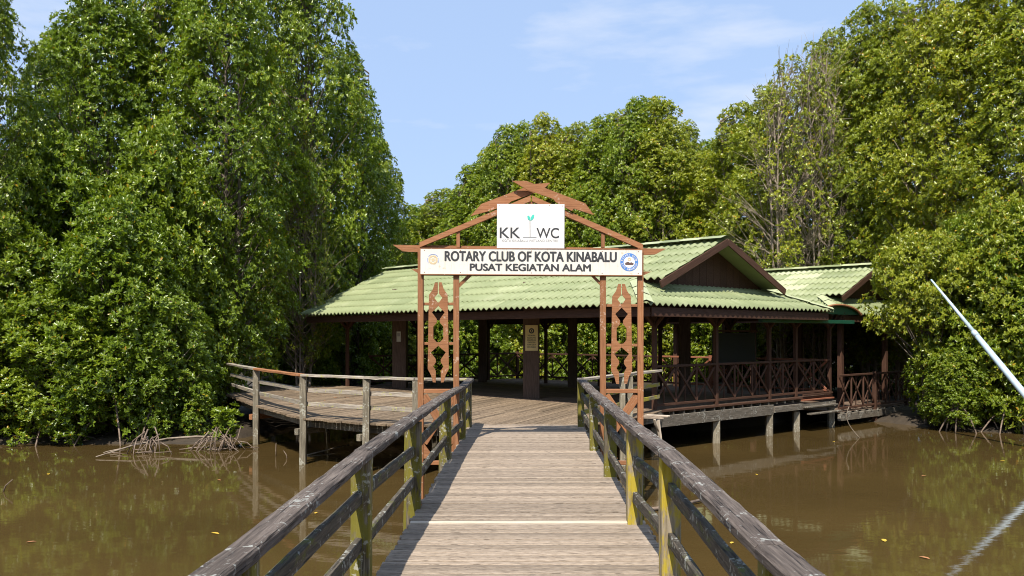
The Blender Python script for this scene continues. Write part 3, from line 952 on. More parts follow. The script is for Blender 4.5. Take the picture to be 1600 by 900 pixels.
def build_pavilion():
    root = empty("pavilion", pv(6, 4, 0), "large open-sided pavilion with pale green tiled hip-and-gable roof behind the gate", "pavilion")
    W = 8.1; EZ = 2.33
    q, RZ = build_roof(root, A.copy(), 14.35, 15.0, W, EZ, True)
    # floor
    fl = empty("pavilion_floor", pv(6, 4, 0), kind="structure")
    fl["label"] = "dark plank floor inside the pavilion"
    poly = [pv(0.8, 1.3), pv(13.6, 1.3), pv(13.6, 9.2), pv(0.8, 9.2)]
    plank_floor(fl, [(p.x, p.y) for p in poly], (U.x, U.y), 0.17, 0.0, M_FLOOR, seed=9, jag=0.0)
    C0 = lambda s, z=0: pv(0.8, 1.3 + s, z)
    # edge beams and piles on the right-hand side
    beam("floor_beam", pv(0.74, 1.22, -0.27), pv(0.74, 6.2, -0.27), 0.1, 0.26, M_DARKBEAM, root)
    beam("floor_beam", pv(0.70, 6.2, -0.27), pv(0.70, 9.5, -0.27), 0.1, 0.16, M_DARKBEAM, root)
    beam("sill_board", pv(0.745, 1.25, -0.035), pv(0.745, 9.4, -0.035), 0.09, 0.055, M_BROWN, root)
    for k in range(20):
        s = 0.2 + k * 0.41
        beam("joist_end", pv(0.72, 1.3 + s, -0.1), pv(1.2, 1.3 + s, -0.1), 0.05, 0.07, M_DARKBEAM, root)
    for s in (0.0, 2.42, 4.85, 6.23, 8.2):
        beam("pile", C0(s, -1.8), C0(s, -0.40), 0.17, 0.17, M_PILE, root, up=(1, 0, 0))
        beam("pile", pv(4.5, 1.3 + s, -1.8), pv(4.5, 1.3 + s, -0.1), 0.17, 0.17, M_PILE, root, up=(1, 0, 0))
    for u_ in (3.2, 6.2, 9.2, 12.2):
        for v_ in (1.6, 4.5, 8.8):
            beam("pile", pv(u_, v_, -1.8), pv(u_, v_, -0.06), 0.17, 0.17, M_PILE, root, up=(1, 0, 0))
    # slender posts round the edge
    def slim(u_, v_, top, br=True, w=0.095):
        beam("post", pv(u_, v_, 0.0), pv(u_, v_, top), w, w, M_BROWN, root, up=(U.x, U.y, 0))
        if br:
            for (du, dv) in ((0.45, 0), (-0.45, 0), (0, 0.45), (0, -0.45)):
                beam("knee_brace", pv(u_, v_, top - 0.55), pv(u_ + du, v_ + dv, top - 0.08), 0.06, 0.07, M_BROWN, root)
    TP = 2.42
    for s in (0.0, 2.42, 4.85): slim(0.8, 1.3 + s, TP)
    slim(0.8, 7.5, TP); slim(0.8, 9.4, TP)
    slim(13.45, 1.3, TP)
    for u_ in (2.9, 5.4, 7.9, 10.4, 13.45): slim(u_, 7.5, TP)
    for v_ in (4.2,): slim(13.45, v_, TP)
    # ring beams under the roof
    for (a, b) in ((pv(0.8, 1.3, 2.5), pv(13.5, 1.3, 2.5)), (pv(0.8, 7.5, 2.5), pv(13.5, 7.5, 2.5)), (pv(0.802, 1.36, 2.5), pv(0.802, 7.44, 2.5)), (pv(13.5, 1.36, 2.5), pv(13.5, 7.44, 2.5))):
        beam("ring_beam", a, b, 0.1, 0.2, M_BROWN, root)
    # thick boxed columns
    for (u_, v_) in ((5.45, 1.95), (11.55, 2.05), (3.6, 6.3), (8.0, 6.3), (12.4, 6.3)):
        top = 2.33 + PITCH * min(v_, 8.1 - v_) - 0.05
        cw = 0.44 if v_ < 3 else 0.30
        c = beam("column", pv(u_, v_, 0.0), pv(u_, v_, top), cw, cw, M_COLUMN, root, up=(0.03, 1, 0), ch=0.012)
    for (va, vb) in ((1.95, 6.3),):
        for u_ in (3.6, 5.45, 8.0, 11.5):
            beam("tie_beam", pv(u_, 1.36, 2.66), pv(u_, 7.4, 2.66), 0.1, 0.18, M_BROWN, root)
    # X railings: right side, back, left
    for s0, s1, n in ((0.0, 2.42, 3), (2.42, 4.85, 3), (4.85, 6.23, 2), (6.23, 8.15, 2)):
        x_panel(root, C0(s0), C0(s1), 0.10, 0.98, M_BROWN, n)
    bk = 9.05
    us = [0.7, 2.6, 4.6, 6.6, 8.6, 10.6, 12.6, 13.5]
    for i, (a, b) in enumerate(zip(us[:-1], us[1:])):
        x_panel(root, pv(a, bk), pv(b, bk), 0.12, 0.98, M_REDRAIL if i < 3 else M_BROWN, 2 if b - a > 1.5 else 1)
        beam("rail_post", pv(b, bk, 0), pv(b, bk, 1.05), 0.1, 0.1, M_REDRAIL if i < 3 else M_BROWN, root, up=(U.x, U.y, 0))
    for a, b in ((2.2, 4.6), (4.6, 7.0), (7.0, 9.0)):
        x_panel(root, pv(13.5, a), pv(13.5, b), 0.12, 0.98, M_BROWN, 2)
    # low steps down to the lower deck in the last bay of the right side
    for k, (z, d) in enumerate(((-0.12, 0.0), (-0.30, -0.12), (-0.48, -0.24))):
        beam("step", pv(0.70 + d, 7.65, z + 0.02), pv(0.70 + d, 9.35, z + 0.02), 0.16, 0.04, M_REDRAIL if k == 0 else M_DARKBEAM, root)
    beam("step_rail", pv(0.68, 7.7, 0.045), pv(0.68, 9.35, 0.045), 0.04, 0.045, M_BROWN, root)
    # plaque and notice
    pl = empty("plaque", pv(5.45, 1.70, 1.2), "cream plaque with round emblem and dark text on the nearest pavilion column", "plaque")
    # the column is axis-aligned; its front face looks along -Y
    cc = pv(5.45, 1.95); fy = cc.y - 0.222
    T = Matrix.Translation((cc.x, fy - 0.012, EYE + (HOR - 528) / FPX * fy))
    sc = fy / FPX
    w2, h2 = 9.8 * sc, 20 * sc
    prism("panel", [(-w2, -h2), (w2, -h2), (w2, h2), (-w2, h2)], 0.02, M_PLAQUE, pl, T)
    Fp = T @ Matrix.Translation((0, -0.0125, 0))
    ring("emblem", (0, 11 * sc), 2.3 * sc, 4.2 * sc, M_INK, pl, Fp)
    mesh_obj("emblem_figure", [(-1.3*sc, -0.0005, 9.6*sc), (1.3*sc, -0.0005, 9.6*sc), (0.8*sc, -0.0005, 12.8*sc), (-0.8*sc, -0.0005, 12.8*sc)], [(0, 1, 2, 3)], M_INK, pl, Fp)
    for k, ln in enumerate(("THE ORIGINAL", "BUILDING WAS", "DONATED AND", "CONSTRUCTED BY", "ROTARY CLUB OF", "KOTA KINABALU")):
        text_mesh("lettering", ln, (12.5 + 0.5 * (k % 3)) * sc, 2.3 * sc, M_INK, pl, Fp @ Matrix.Translation((0, 0, (3.8 - k * 3.6) * sc)), 0.02)
    cc = pv(11.55, 2.05); fy = cc.y - 0.222; sc = fy / FPX
    nt_ = empty("paper_notice", (cc.x, fy, 1.5), "small white paper notice on the left pavilion column", "notice")
    T = Matrix.Translation((cc.x - 0.02, fy - 0.006, EYE + (HOR - 526) * sc))
    prism("sheet", [(-3.2*sc, -8*sc), (3.2*sc, -8*sc), (3.2*sc, 8*sc), (-3.2*sc, 8*sc)], 0.008, M_PAPER, nt_, T)
    prism("picture", [(-2.2*sc, 0.5*sc), (2.2*sc, 0.5*sc), (2.2*sc, 5.5*sc), (-2.2*sc, 5.5*sc)], 0.004, M_INKGREY, nt_, T @ Matrix.Translation((0, -0.0065, 0)))
    # dark notice board standing inside
    nb = empty("notice_board", pv(2.4, 6.2, 0), "dark freestanding notice board inside the right end of the pavilion", "notice board")
    a, b = pv(1.9, 5.2), pv(1.9, 7.3)
    prism("board", [(0, 0.95), ((b - a).length, 0.95), ((b - a).length, 1.75), (0, 1.75)], 0.04, M_BLACKBOARD, nb, frame(a, b)[0])
    for t in (0.05, 0.95):
        p = a.lerp(b, t)
        beam("leg", (p.x + 0.03, p.y + .04, 0), (p.x + 0.03, p.y + .04, 1.8), 0.06, 0.06, M_BROWN, nb, up=(1, 0, 0))
    beam("top_bar", (a.x + 0.03, a.y + .04, 1.80), (b.x + 0.03, b.y + .04, 1.80), 0.06, 0.05, M_BROWN, nb)
    # small lamp tube hanging below the eave by the corner
    lt = empty("hanging_tube", pv(0.70, 0.75, 2.0), "small white tube hanging under the eave at the near roof corner", "tube")
    V, F = tube_data([pv(0.35, 0.3, 1.92), pv(0.35, 0.3, 2.10)], [0.02, 0.02], 8)
    mesh_obj("tube", V, F, M_PAPER, lt)
    beam("wire", pv(0.35, 0.3, 2.10), pv(0.35, 0.3, 2.30), 0.006, 0.006, M_INK, lt)
build_pavilion()

def build_second_pavilion():
    apex = Vector((12.46, 30.3, 0))
    org = apex - U * 0.67 - Vv * 4.05
    root = empty("pavilion", (org.x, org.y, -0.45), "smaller green-roofed pavilion half hidden by the tree on the right", "pavilion")
    global A
    q, RZ = build_roof(root, org, 7.5, 7.5, 8.1, 2.33, True, pale=(3.4,))
    def g(u_, v_, z): return q(u_, v_, z)
    for u_ in (0.5, 3.6, 6.8):
        for v_ in (0.9, 4.0, 7.2):
            beam("post", g(u_, v_, -1.6), g(u_, v_, 2.4), 0.15, 0.15, M_BROWN, root, up=(U.x, U.y, 0))
    for a, b in ((g(0.5, 0.9, 2.42), g(6.9, 0.9, 2.42)), (g(0.502, 0.96, 2.42), g(0.502, 7.2, 2.42)), (g(0.5, 7.2, 2.42), g(6.9, 7.2, 2.42))):
        beam("ring_beam", a, b, 0.1, 0.18, M_BROWN, root)
    # lower deck with its own railing along the same line as the first pavilion's side
    dk = empty("lower_deck", pv(2.5, 12, -0.45), "lower plank deck with crossed brown railing beside the right bank", "deck")
    C0 = lambda s, z=0.0: pv(0.6, 1.3 + s, z)
    poly = [pv(0.6, 9.55), pv(5.5, 9.55), pv(5.5, 14.6), pv(0.6, 14.6)]
    plank_floor(dk, [(p.x, p.y) for p in poly], (U.x, U.y), 0.17, -0.5, M_FLOOR, seed=2, jag=0.0)
    for a, b in ((8.27, 10.55), (10.55, 12.8), (12.8, 14.6 - 1.3)):
        x_panel(dk, C0(a), C0(b), -0.42, 0.52, M_BROWN, 3 if b - a > 1 else 1)
        beam("post", C0(b, -1.8), C0(b, 0.58), 0.12, 0.12, M_BROWN, dk, up=(U.x, U.y, 0))
    beam("floor_beam", pv(0.56, 9.52, -0.68), pv(0.56, 14.6, -0.68), 0.09, 0.2, M_DARKBEAM, dk)
    for k in range(11):
        beam("joist_end", pv(0.5, 9.7 + k * 0.44, -0.56), pv(1.2, 9.7 + k * 0.44, -0.56), 0.05, 0.06, M_DARKBEAM, dk)
    # arched green canopy between the roofs
    cn = empty("arched_canopy", pv(2, 9.2, 2.0), "dark green curved canopy with brown rim between the two roofs", "canopy")
    n = 14
    def arc(k):
        t = -1 + 2 * k / n
        return 9.05 + 1.25 * t, 2.12 + 0.42 * math.sqrt(max(0, 1 - (t * 0.93) ** 2))
    V, F = [], []
    for u_ in (0.3, 4.0):
        for k in range(n + 1):
            v_, z = arc(k)
            V.append(tuple(pv(u_, v_, z)))
    for k in range(n): F.append((k, k+1, k+n+2, k+n+1))
    mesh_obj("sheet", V, F, M_CANOPY, cn)
    path = [pv(0.28, *arc(k)) for k in range(n + 1)]
    V, F = tube_data(path, [0.035] * (n + 1), 6)
    mesh_obj("rim", V, F, M_GATE, cn)
    V = [tuple(pv(0.34, *arc(k))) for k in range(n + 1)]
    mesh_obj("end_panel", V, [tuple(range(n + 1))], M_CANOPY, cn)
    beam("gutter", pv(0.35, 5.0, 2.06), pv(0.35, 9.9, 2.06), 0.12, 0.10, M_CANOPY, cn)
build_second_pavilion()

# ------------------------------------------------------------------ foliage
def leaf_arrays(P, AX, K, length, width, rng, hexa=False, tilt=(35, 80), clump_tone=None):
    """rosettes: P (n,3) tips, AX (n,3) unit axes, K leaves each -> verts, tris, value per face"""
    n = len(P)
    ref = np.where(np.abs(AX[:, 2:3]) < 0.9, np.array([[0, 0, 1.0]]), np.array([[1.0, 0, 0]]))
    B = np.cross(AX, ref); B /= np.linalg.norm(B, axis=1, keepdims=True)
    Cc = np.cross(AX, B)
    ph = rng.uniform(0, 2*np.pi, (n, 1)) + np.arange(K)[None] * 2.399 + rng.normal(0, .25, (n, K))
    th = np.radians(rng.uniform(tilt[0], tilt[1], (n, K)))
    d = (AX[:, None] * np.cos(th)[..., None] + (B[:, None] * np.cos(ph)[..., None] + Cc[:, None] * np.sin(ph)[..., None]) * np.sin(th)[..., None])
    d = d.reshape(-1, 3)
    ax = np.repeat(AX, K, 0)
    s = np.cross(d, ax); s /= np.maximum(1e-6, np.linalg.norm(s, axis=1, keepdims=True))
    nn = np.cross(s, d)
    m = len(d)
    Ln = length * rng.uniform(0.55, 1.2, (m, 1)); Wd = width * rng.uniform(0.8, 1.15, (m, 1))
    # roll the blade a little
    ro = rng.normal(0, 0.35, (m, 1))
    s, nn = s * np.cos(ro) + nn * np.sin(ro), nn * np.cos(ro) - s * np.sin(ro)
    p0 = np.repeat(P, K, 0) + d * Ln * 0.12
    tip = p0 + d * Ln - nn * Ln * rng.uniform(-0.02, 0.14, (m, 1))
    val = rng.uniform(0, 1, m)
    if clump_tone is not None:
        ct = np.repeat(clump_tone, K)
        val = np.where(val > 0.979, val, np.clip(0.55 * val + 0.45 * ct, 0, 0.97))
    if not hexa:
        mid = p0 + d * Ln * 0.5
        l = mid + s * Wd * .5 + nn * Wd * .12; r = mid - s * Wd * .5 + nn * Wd * .12
        V = np.stack([p0, r, tip, l], 1).reshape(-1, 3)
        b = np.arange(m)[:, None] * 4
        T = np.concatenate([b + np.array([[0, 1, 2]]), b + np.array([[0, 2, 3]])], 1).reshape(-1, 3)
        fv = np.repeat(val, 2)
    else:
        m1 = p0 + d * Ln * 0.32; m2 = p0 + d * Ln * 0.70
        up = nn * Wd * .14
        V = np.stack([p0, m1 - s*Wd*.46 + up, m2 - s*Wd*.42 + up, tip, m2 + s*Wd*.42 + up, m1 + s*Wd*.46 + up], 1).reshape(-1, 3)
        b = np.arange(m)[:, None] * 6
        T = np.concatenate([b + np.array([[0, 1, 2]]), b + np.array([[0, 2, 3]]), b + np.array([[0, 3, 4]]), b + np.array([[0, 4, 5]])], 1).reshape(-1, 3)
        fv = np.repeat(val, 4)
    return V, T, fv

def np_mesh(name, V, T, fv, mat):
    me = bpy.data.meshes.new(name)
    nv, nt_ = len(V), len(T)
    me.vertices.add(nv); me.vertices.foreach_set("co", V.astype(np.float32).ravel())
    me.loops.add(nt_ * 3); me.loops.foreach_set("vertex_index", T.astype(np.int32).ravel())
    me.polygons.add(nt_)
    me.polygons.foreach_set("loop_start", np.arange(0, nt_ * 3, 3, dtype=np.int32))
    if fv is not None:
        at = me.attributes.new("lv", 'FLOAT', 'FACE')
        at.data.foreach_set("value", fv.astype(np.float32))
    me.materials.append(mat)
    me.update(calc_edges=True)
    return me

def clump_rosettes(centres, radii, outward, nper, rng, flat_=0.8):
    Ps, As, Ts = [], [], []
    for c, r, o in zip(centres, radii, outward):
        n = max(4, int(nper * (r / 0.75) ** 2 * rng.uniform(0.75, 1.2)))
        d = rng.normal(0, 1, (n, 3)); d[:, 2] = d[:, 2] * 0.75 + 0.35
        d += o[None] * 0.45
        d /= np.linalg.norm(d, axis=1, keepdims=True)
        rad = r * rng.uniform(0.55, 1.08, (n, 1)) ** 0.7
        p = c + d * rad * np.array([[1, 1, flat_]])
        a = d * 0.45 + np.array([[0, 0, 0.80]]) + o[None] * 0.25 + rng.normal(0, .22, (n, 3))
        a /= np.linalg.norm(a, axis=1, keepdims=True)
        Ps.append(p); As.append(a)
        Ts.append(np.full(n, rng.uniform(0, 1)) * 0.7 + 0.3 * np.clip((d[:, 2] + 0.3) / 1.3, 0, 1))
    return np.concatenate(Ps), np.concatenate(As), np.concatenate(Ts)

def make_tree_variant(idx, H, R, z0, nclump, nper, leaf=(0.125, 0.056), K=8, hexa=False, profile=None, crad=(0.5, 0.95), mat=None, bare=False):
    rng = np.random.default_rng(100 + idx)
    prof = profile or (lambda t: (0.6 + 0.4 * math.sin(min(1, t * 1.8) * math.pi / 2)) * (1 - max(0, t - 0.45) ** 1.35 / 0.55 ** 1.35 * 0.90))
    Cs, Rs, Os = [], [], []
    lob = rng.uniform(0, 2*np.pi, 3)
    for k in range(nclump):
        t = (k + rng.uniform(0, 1)) / nclump
        t = t ** 0.9
        an = k * 2.39996 + rng.normal(0, .3)
        rr = R * prof(t) * (1 + 0.16 * math.sin(3 * an + lob[0]) + 0.12 * math.sin(7 * t * 3 + 2 * an + lob[1]))
        r = rr * math.sqrt(rng.uniform(0.45, 1.0))
        if k % 9 == 0: r *= 1.12
        z = z0 + (H - z0) * t
        Cs.append((r * math.cos(an), r * math.sin(an), z))
        Rs.append(rng.uniform(*crad) * (0.72 if t > 0.88 else 1.0))
        Os.append((math.cos(an), math.sin(an), 0.1))
    Cs = np.array(Cs); Rs = np.array(Rs); Os = np.array(Os)
    P, AX, TN = clump_rosettes(Cs, Rs, Os, nper, rng)
    # sparse inner leaves, given darker tones as crown shade, close the core
    nin = 0 if bare else int(nclump * 9)
    ti = rng.uniform(0.02, 0.93, nin); ai = rng.uniform(0, 2*np.pi, nin)
    ri = R * np.array([prof(t) for t in ti]) * 0.72 * np.sqrt(rng.uniform(0, 1, nin))
    if nin:
        P = np.concatenate([P, np.stack([ri*np.cos(ai), ri*np.sin(ai), z0 + (H - z0) * ti], 1)])
        a_ = rng.normal(0, .5, (nin, 3)) + np.array([[0, 0, 0.8]]); a_ /= np.linalg.norm(a_, axis=1, keepdims=True)
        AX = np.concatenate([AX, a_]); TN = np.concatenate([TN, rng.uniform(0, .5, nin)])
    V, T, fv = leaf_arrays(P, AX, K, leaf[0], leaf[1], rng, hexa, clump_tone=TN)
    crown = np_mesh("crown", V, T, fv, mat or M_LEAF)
    # trunk and limbs
    TV, TF = [], []
    nst = 2 + idx % 3
    stems = []
    for s in range(nst):
        a = rng.uniform(0, 2*np.pi); o = rng.uniform(0.15, 0.45) if nst > 1 else 0
        bend = rng.uniform(-0.5, 0.5, 2)
        path = []
        for i in range(9):
            t = i / 8
            path.append(((o * (1 + t * 1.6)) * math.cos(a) + bend[0] * math.sin(t * 3) * .5, (o * (1 + t * 1.6)) * math.sin(a) + bend[1] * math.sin(t * 3) * .5, (H - 0.6) * t * (1 - 0.06 * s)))
        r0 = 0.085 + 0.03 * rng.uniform()
        tube_data(path, [r0 * (1 - 0.8 * i / 8) for i in range(9)], 7, TV, TF)
        stems.append(path)
    for i, c in enumerate(Cs):
        if i % 2 and not bare: continue
        st = stems[i % nst]
        zb = max(0.4, c[2] - 0.35 - 0.5 * math.hypot(c[0], c[1]))
        f = min(0.999, zb / (H - 0.6)) * 8
        j = int(f); fr = f - j
        a = [st[j][k] * (1 - fr) + st[min(8, j+1)][k] * fr for k in range(3)]
        m = [(a[k] + c[k]) / 2 + rng.normal(0, .09) for k in range(3)]; m[2] -= 0.1
        tube_data([a, m, tuple(c)], [0.032, 0.021, 0.008], 4, TV, TF)
        if bare:
            for q in range(4):
                e = c + rng.normal(0, .55, 3) + Os[i] * 0.35
                tube_data([tuple(m), tuple((np.array(m) + e) / 2 + rng.normal(0, .06, 3)), tuple(e)], [0.013, 0.009, 0.004], 3, TV, TF)
    tm = bpy.data.meshes.new("trunk")
    tm.from_pydata(TV, [], TF)
    tm.materials.append(M_BARK_PALE if (bare or idx in (3, 4)) else M_BARK)
    tm.update()
    return dict(crown=crown, trunk=tm, H=H, R=R)

VAR = [
    make_tree_variant(0, 12, 2.7, 0.9, 265, 92, crad=(0.30, 0.64)),
    make_tree_variant(1, 12, 2.7, 1.4, 250, 92, crad=(0.30, 0.66)),
    make_tree_variant(2, 12, 2.5, 0.8, 265, 92, crad=(0.28, 0.60)),
    make_tree_variant(3, 12, 2.4, 1.2, 265, 92, mat=M_LEAF_Y, crad=(0.28, 0.58)),
    make_tree_variant(4, 12, 2.4, 1.0, 265, 92, mat=M_LEAF_Y, crad=(0.28, 0.60)),
    make_tree_variant(5, 12, 2.3, 2.0, 120, 60, mat=M_LEAF_Y, crad=(0.3, 0.6), bare=True),
]
bush_prof = lambda t: (0.80 + 0.2 * math.sin(t * math.pi)) * math.sqrt(max(0.05, 1 - max(0, t - 0.25) ** 2 / 0.75 ** 2 * 0.93))
BUSH = [
    make_tree_variant(6, 6, 2.2, 0.35, 165, 84, leaf=(0.135, 0.058), hexa=True, profile=bush_prof, crad=(0.30, 0.60)),
    make_tree_variant(7, 6, 2.2, 0.30, 165, 84, leaf=(0.135, 0.058), hexa=True, profile=bush_prof, crad=(0.28, 0.58)),
    make_tree_variant(8, 6, 2.2, 0.35, 155, 84, leaf=(0.135, 0.058), hexa=True, profile=bush_prof, crad=(0.30, 0.60), mat=M_LEAF_Y),
]
BUSH.append(make_tree_variant(9, 6, 2.2, 1.2, 11, 3, leaf=(0.75, 0.30), K=7, hexa=True, profile=lambda t: 0.8, crad=(0.5, 0.9)))
BUSH.append(make_tree_variant(10, 6, 2.2, 3.0, 115, 84, leaf=(0.135, 0.058), hexa=True, profile=lambda t: math.sqrt(max(0.05, 1 - (2*t - 0.8)**2 * 0.6)), crad=(0.3, 0.6), mat=M_LEAF_Y))
BASE_Z = -0.82
def prop_roots(parent, x, y, r, n, seed, h=1.1):
    rnd = random.Random(seed)
    for k in range(n):
        a = rnd.uniform(math.pi * 0.95, math.pi * 2.05) if rnd.random() < 0.8 else rnd.uniform(0, 6.28)
        rr = r * rnd.uniform(0.6, 1.25); hh = h * rnd.uniform(0.5, 1.0)
        path = []
        for i in range(6):
            t = i / 5
            path.append((x + rr * t * math.cos(a), y + rr * t * math.sin(a), BASE_Z + hh * (1 - t ** 2.2) - 0.35 * t))
        V, F = tube_data(path, [0.032 - 0.012 * i / 5 for i in range(6)], 5)
        mesh_obj("prop_root", V, F, M_ROOT, parent, smooth=True)

def plant(kind, var, px, d, top, rad, label, group, rot, roots=0, base=BASE_Z, name=None, lean=0.0):
    x = (px - 800) / FPX * d
    ztop = EYE + (HOR - top) / FPX * d
    v = (VAR if kind == "tree" else BUSH)[var]
    sz = (ztop - base) / (v["H"] + 0.35)
    sx = rad / v["R"]
    nm = name or ("mangrove_tree" if kind == "tree" else "mangrove_bush")
    root = empty(nm, (x, d, base), label, "tree" if kind == "tree" else "bush", group)
    M = Matrix.Translation((x, d, base)) @ Matrix.Rotation(lean, 4, 'Y') @ Matrix.Rotation(rot, 4, 'Z') @ Matrix.Diagonal((sx, sx, sz, 1))
    place(bpy.data.objects.new("crown", v["crown"]), M, root)
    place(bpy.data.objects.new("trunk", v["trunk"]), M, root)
    if roots: prop_roots(root, x, d - 0.35, rad * 0.75, roots, int(px) + 1000)
    return root

GL = "tall mangrove trees on the left bank"
GC = "tall mangrove trees behind the pavilion"
GR = "tall mangrove trees on the right bank"
T = [
    (0, -32, 23.5, -120, 1.6, "dark mangrove tree cut off by the left edge of the photo", GL),
    (1, 158, 27, -60, 2.3, "tall bright mangrove tree, second from the left edge of the photo", GL),
    (2, 265, 29, -90, 2.5, "tall dense mangrove tree left of the platform, third from the left edge", GL),
    (0, 352, 27.2, -110, 2.2, "tall dense mangrove tree behind the left end of the platform railing", GL),
    (1, 462, 31.5, -150, 2.35, "tall mangrove tree whose crown edges the open sky on the left", GL),
    (2, 545, 35.5, 70, 1.9, "mid-height mangrove tree rising left of the pavilion roof ridge", GL),
    (0, 592, 40, 215, 1.75, "shorter mangrove tree right at the left edge of the sky gap", GL),
    (1, 430, 36, 60, 2.4, "mangrove tree deep in the left stand, behind the roof's left end", GL),
    (2, 90, 31, 40, 2.2, "mangrove tree deep in the left stand, below the small sky gap", GL),
    (1, 655, 54, 318, 3.0, "lowest distant mangrove tree at the foot of the sky gap", GC),
    (3, 692, 52, 292, 2.8, "distant mangrove tree just left of the gate's left rafter foot", GC),
    (2, 740, 50, 252, 2.7, "distant mangrove tree above the left crossed gate board", GC),
    (1, 790, 48, 192, 2.4, "mangrove tree rising directly left of the gate apex", GC),
    (4, 853, 47, 176, 2.3, "pointed mangrove tree rising directly above the gate apex", GC),
    (3, 903, 46, 188, 2.3, "mangrove tree second right of the gate apex", GC),
    (2, 940, 44, 176, 2.3, "mangrove tree above the right end of the gate", GC),
    (1, 993, 42.5, 150, 2.3, "broad tallest mangrove tree of the stand behind the pavilion", GC),
    (4, 1036, 42, 150, 2.3, "tall mangrove tree above the pavilion gable, left of the notch in the treeline", GC),
    (4, 1074, 44, 188, 2.1, "lower mangrove tree in the notch of the treeline above the gable", GC),
    (3, 1155, 41, 156, 2.5, "slim mangrove tree just right of the notch in the treeline", GC),
    (3, 1200, 38, 128, 2.4, "yellowish mangrove tree behind the pale bare branches", GR),
    (5, 1232, 35.0, 78, 1.9, "sparse mangrove tree with pale bare twigs and thin leaves", GR),
    (5, 1275, 34.5, 55, 1.7, "half bare mangrove tree with pale trunks above the second pavilion", GR),
    (3, 1300, 37, 42, 2.3, "tall yellowish mangrove tree behind the half bare trunks", GR),
    (4, 1350, 35, 2, 2.2, "tall yellow-green mangrove tree touching the top edge above the second roof", GR),
    (3, 1400, 34, -8, 2.2, "tall mangrove tree with orange leaves, third from the right at the top edge", GR),
    (4, 1462, 31.5, -45, 2.1, "tall leafy mangrove tree above the tip of the pale pole", GR),
    (3, 1535, 30, -70, 2.2, "tall leafy mangrove tree second from the right edge", GR),
    (4, 1610, 28.5, -70, 2.3, "tall leafy mangrove tree cut by the right edge of the photo", GR),
    (3, 765, 51, 226, 2.4, "mangrove tree set back above the upper left crossed board", GC),
    (2, 822, 50, 186, 2.3, "mangrove tree set back just left of the pointed tree above the apex", GC),
    (1, 878, 49, 196, 2.4, "mangrove tree set back just right of the pointed tree above the apex", GC),
    (4, 968, 47, 172, 2.4, "mangrove tree set back left of the broad tallest crown", GC),
    (3, 1016, 46, 148, 2.3, "mangrove tree set back between the two tallest crowns above the pavilion", GC),
    (5, 473, 30.2, 200, 1.0, "slender pale-trunked mangrove tree beside the left end of the pavilion roof", GL),
    (1, 1108, 47, 215, 2.8, "mangrove tree filling the notch behind the others", GC),
]
for i, (v, px, d, top, r, lab, g) in enumerate(T):
    plant("tree", v, px, d, top, r, lab, g, rot=i * 1.37)

GBL = "mangrove bushes at the water's edge on the left"
GBR = "mangrove bushes at the water's edge on the right"
GBC = "mangrove bushes behind the pavilion"
Bs = [
    (0, 0, 22.8, 330, 1.7, "low mangrove bush at the left edge of the photo above the water", GBL, 5),
    (1, 95, 22.5, 430, 1.6, "dense mangrove bush overhanging the left water, second from the edge", GBL, 5),
    (0, 185, 22.9, 300, 1.75, "bright mangrove bush overhanging the water left of the driftwood", GBL, 6),
    (1, 262, 22.9, 440, 1.2, "mangrove bush directly above the driftwood roots, beside the platform", GBL, 5),
    (1, 80, 25.0, 200, 2.1, "taller mangrove bush behind the leftmost low bushes", GBL, 0),
    (0, 250, 25.4, 190, 1.9, "taller mangrove bush in the middle of the left bank", GBL, 0),
    (1, 300, 26.2, 330, 1.4, "taller mangrove bush behind the left end of the platform", GBL, 0),
    (3, 352, 20.9, 632, 0.36, "small mangrove sprig on the driftwood beside the platform pile", GBL, 0),
    (0, 455, 33.5, 330, 1.6, "mangrove bush behind the left end of the pavilion roof", GBC, 0),
    (4, 1446, 26.2, 350, 1.35, "mangrove bush leaning over the second pavilion's roof", GBR, 0),
    (0, 1512, 25.8, 330, 1.5, "mangrove bush behind the tip of the pale pole", GBR, 6),
    (2, 1572, 25.0, 300, 1.6, "mangrove bush behind the middle of the pale pole", GBR, 6),
    (0, 1650, 24.3, 290, 1.7, "mangrove bush cut by the right edge above the water", GBR, 6),
    (0, 1490, 24.9, 540, 0.8, "low mangrove bush drooping to the water beside the lower deck", GBR, 4),
]
for i, (v, px, d, top, r, lab, g, rt) in enumerate(Bs):
    plant("bush", v, px, d, top, r, lab, g, rot=i * 2.1, roots=rt, base=BASE_Z + (-0.28 if r > 0.8 else -0.08))
backs = [(500, 37), (560, 38.5), (622, 39), (690, 40), (757, 40.5), (825, 41), (895, 40), (965, 39.5), (1035, 39), (1105, 38.5), (1175, 39.5), (1250, 40), (1330, 38.5), (1400, 36)]
words = ["leftmost", "second from the left", "third from the left", "fourth from the left", "fifth from the left", "sixth from the left", "seventh from the left",
         "seventh from the right", "sixth from the right", "fifth from the right", "fourth from the right", "third from the right", "second from the right", "rightmost"]
for i, ((px, d), wd) in enumerate(zip(backs, words)):
    plant("bush", i % 3, px, d, 395 + (i * 37) % 30, 1.75, "sunlit mangrove bush seen under the pavilion eaves, %s of fourteen" % wd, GBC, rot=i * 1.7, base=-1.0)

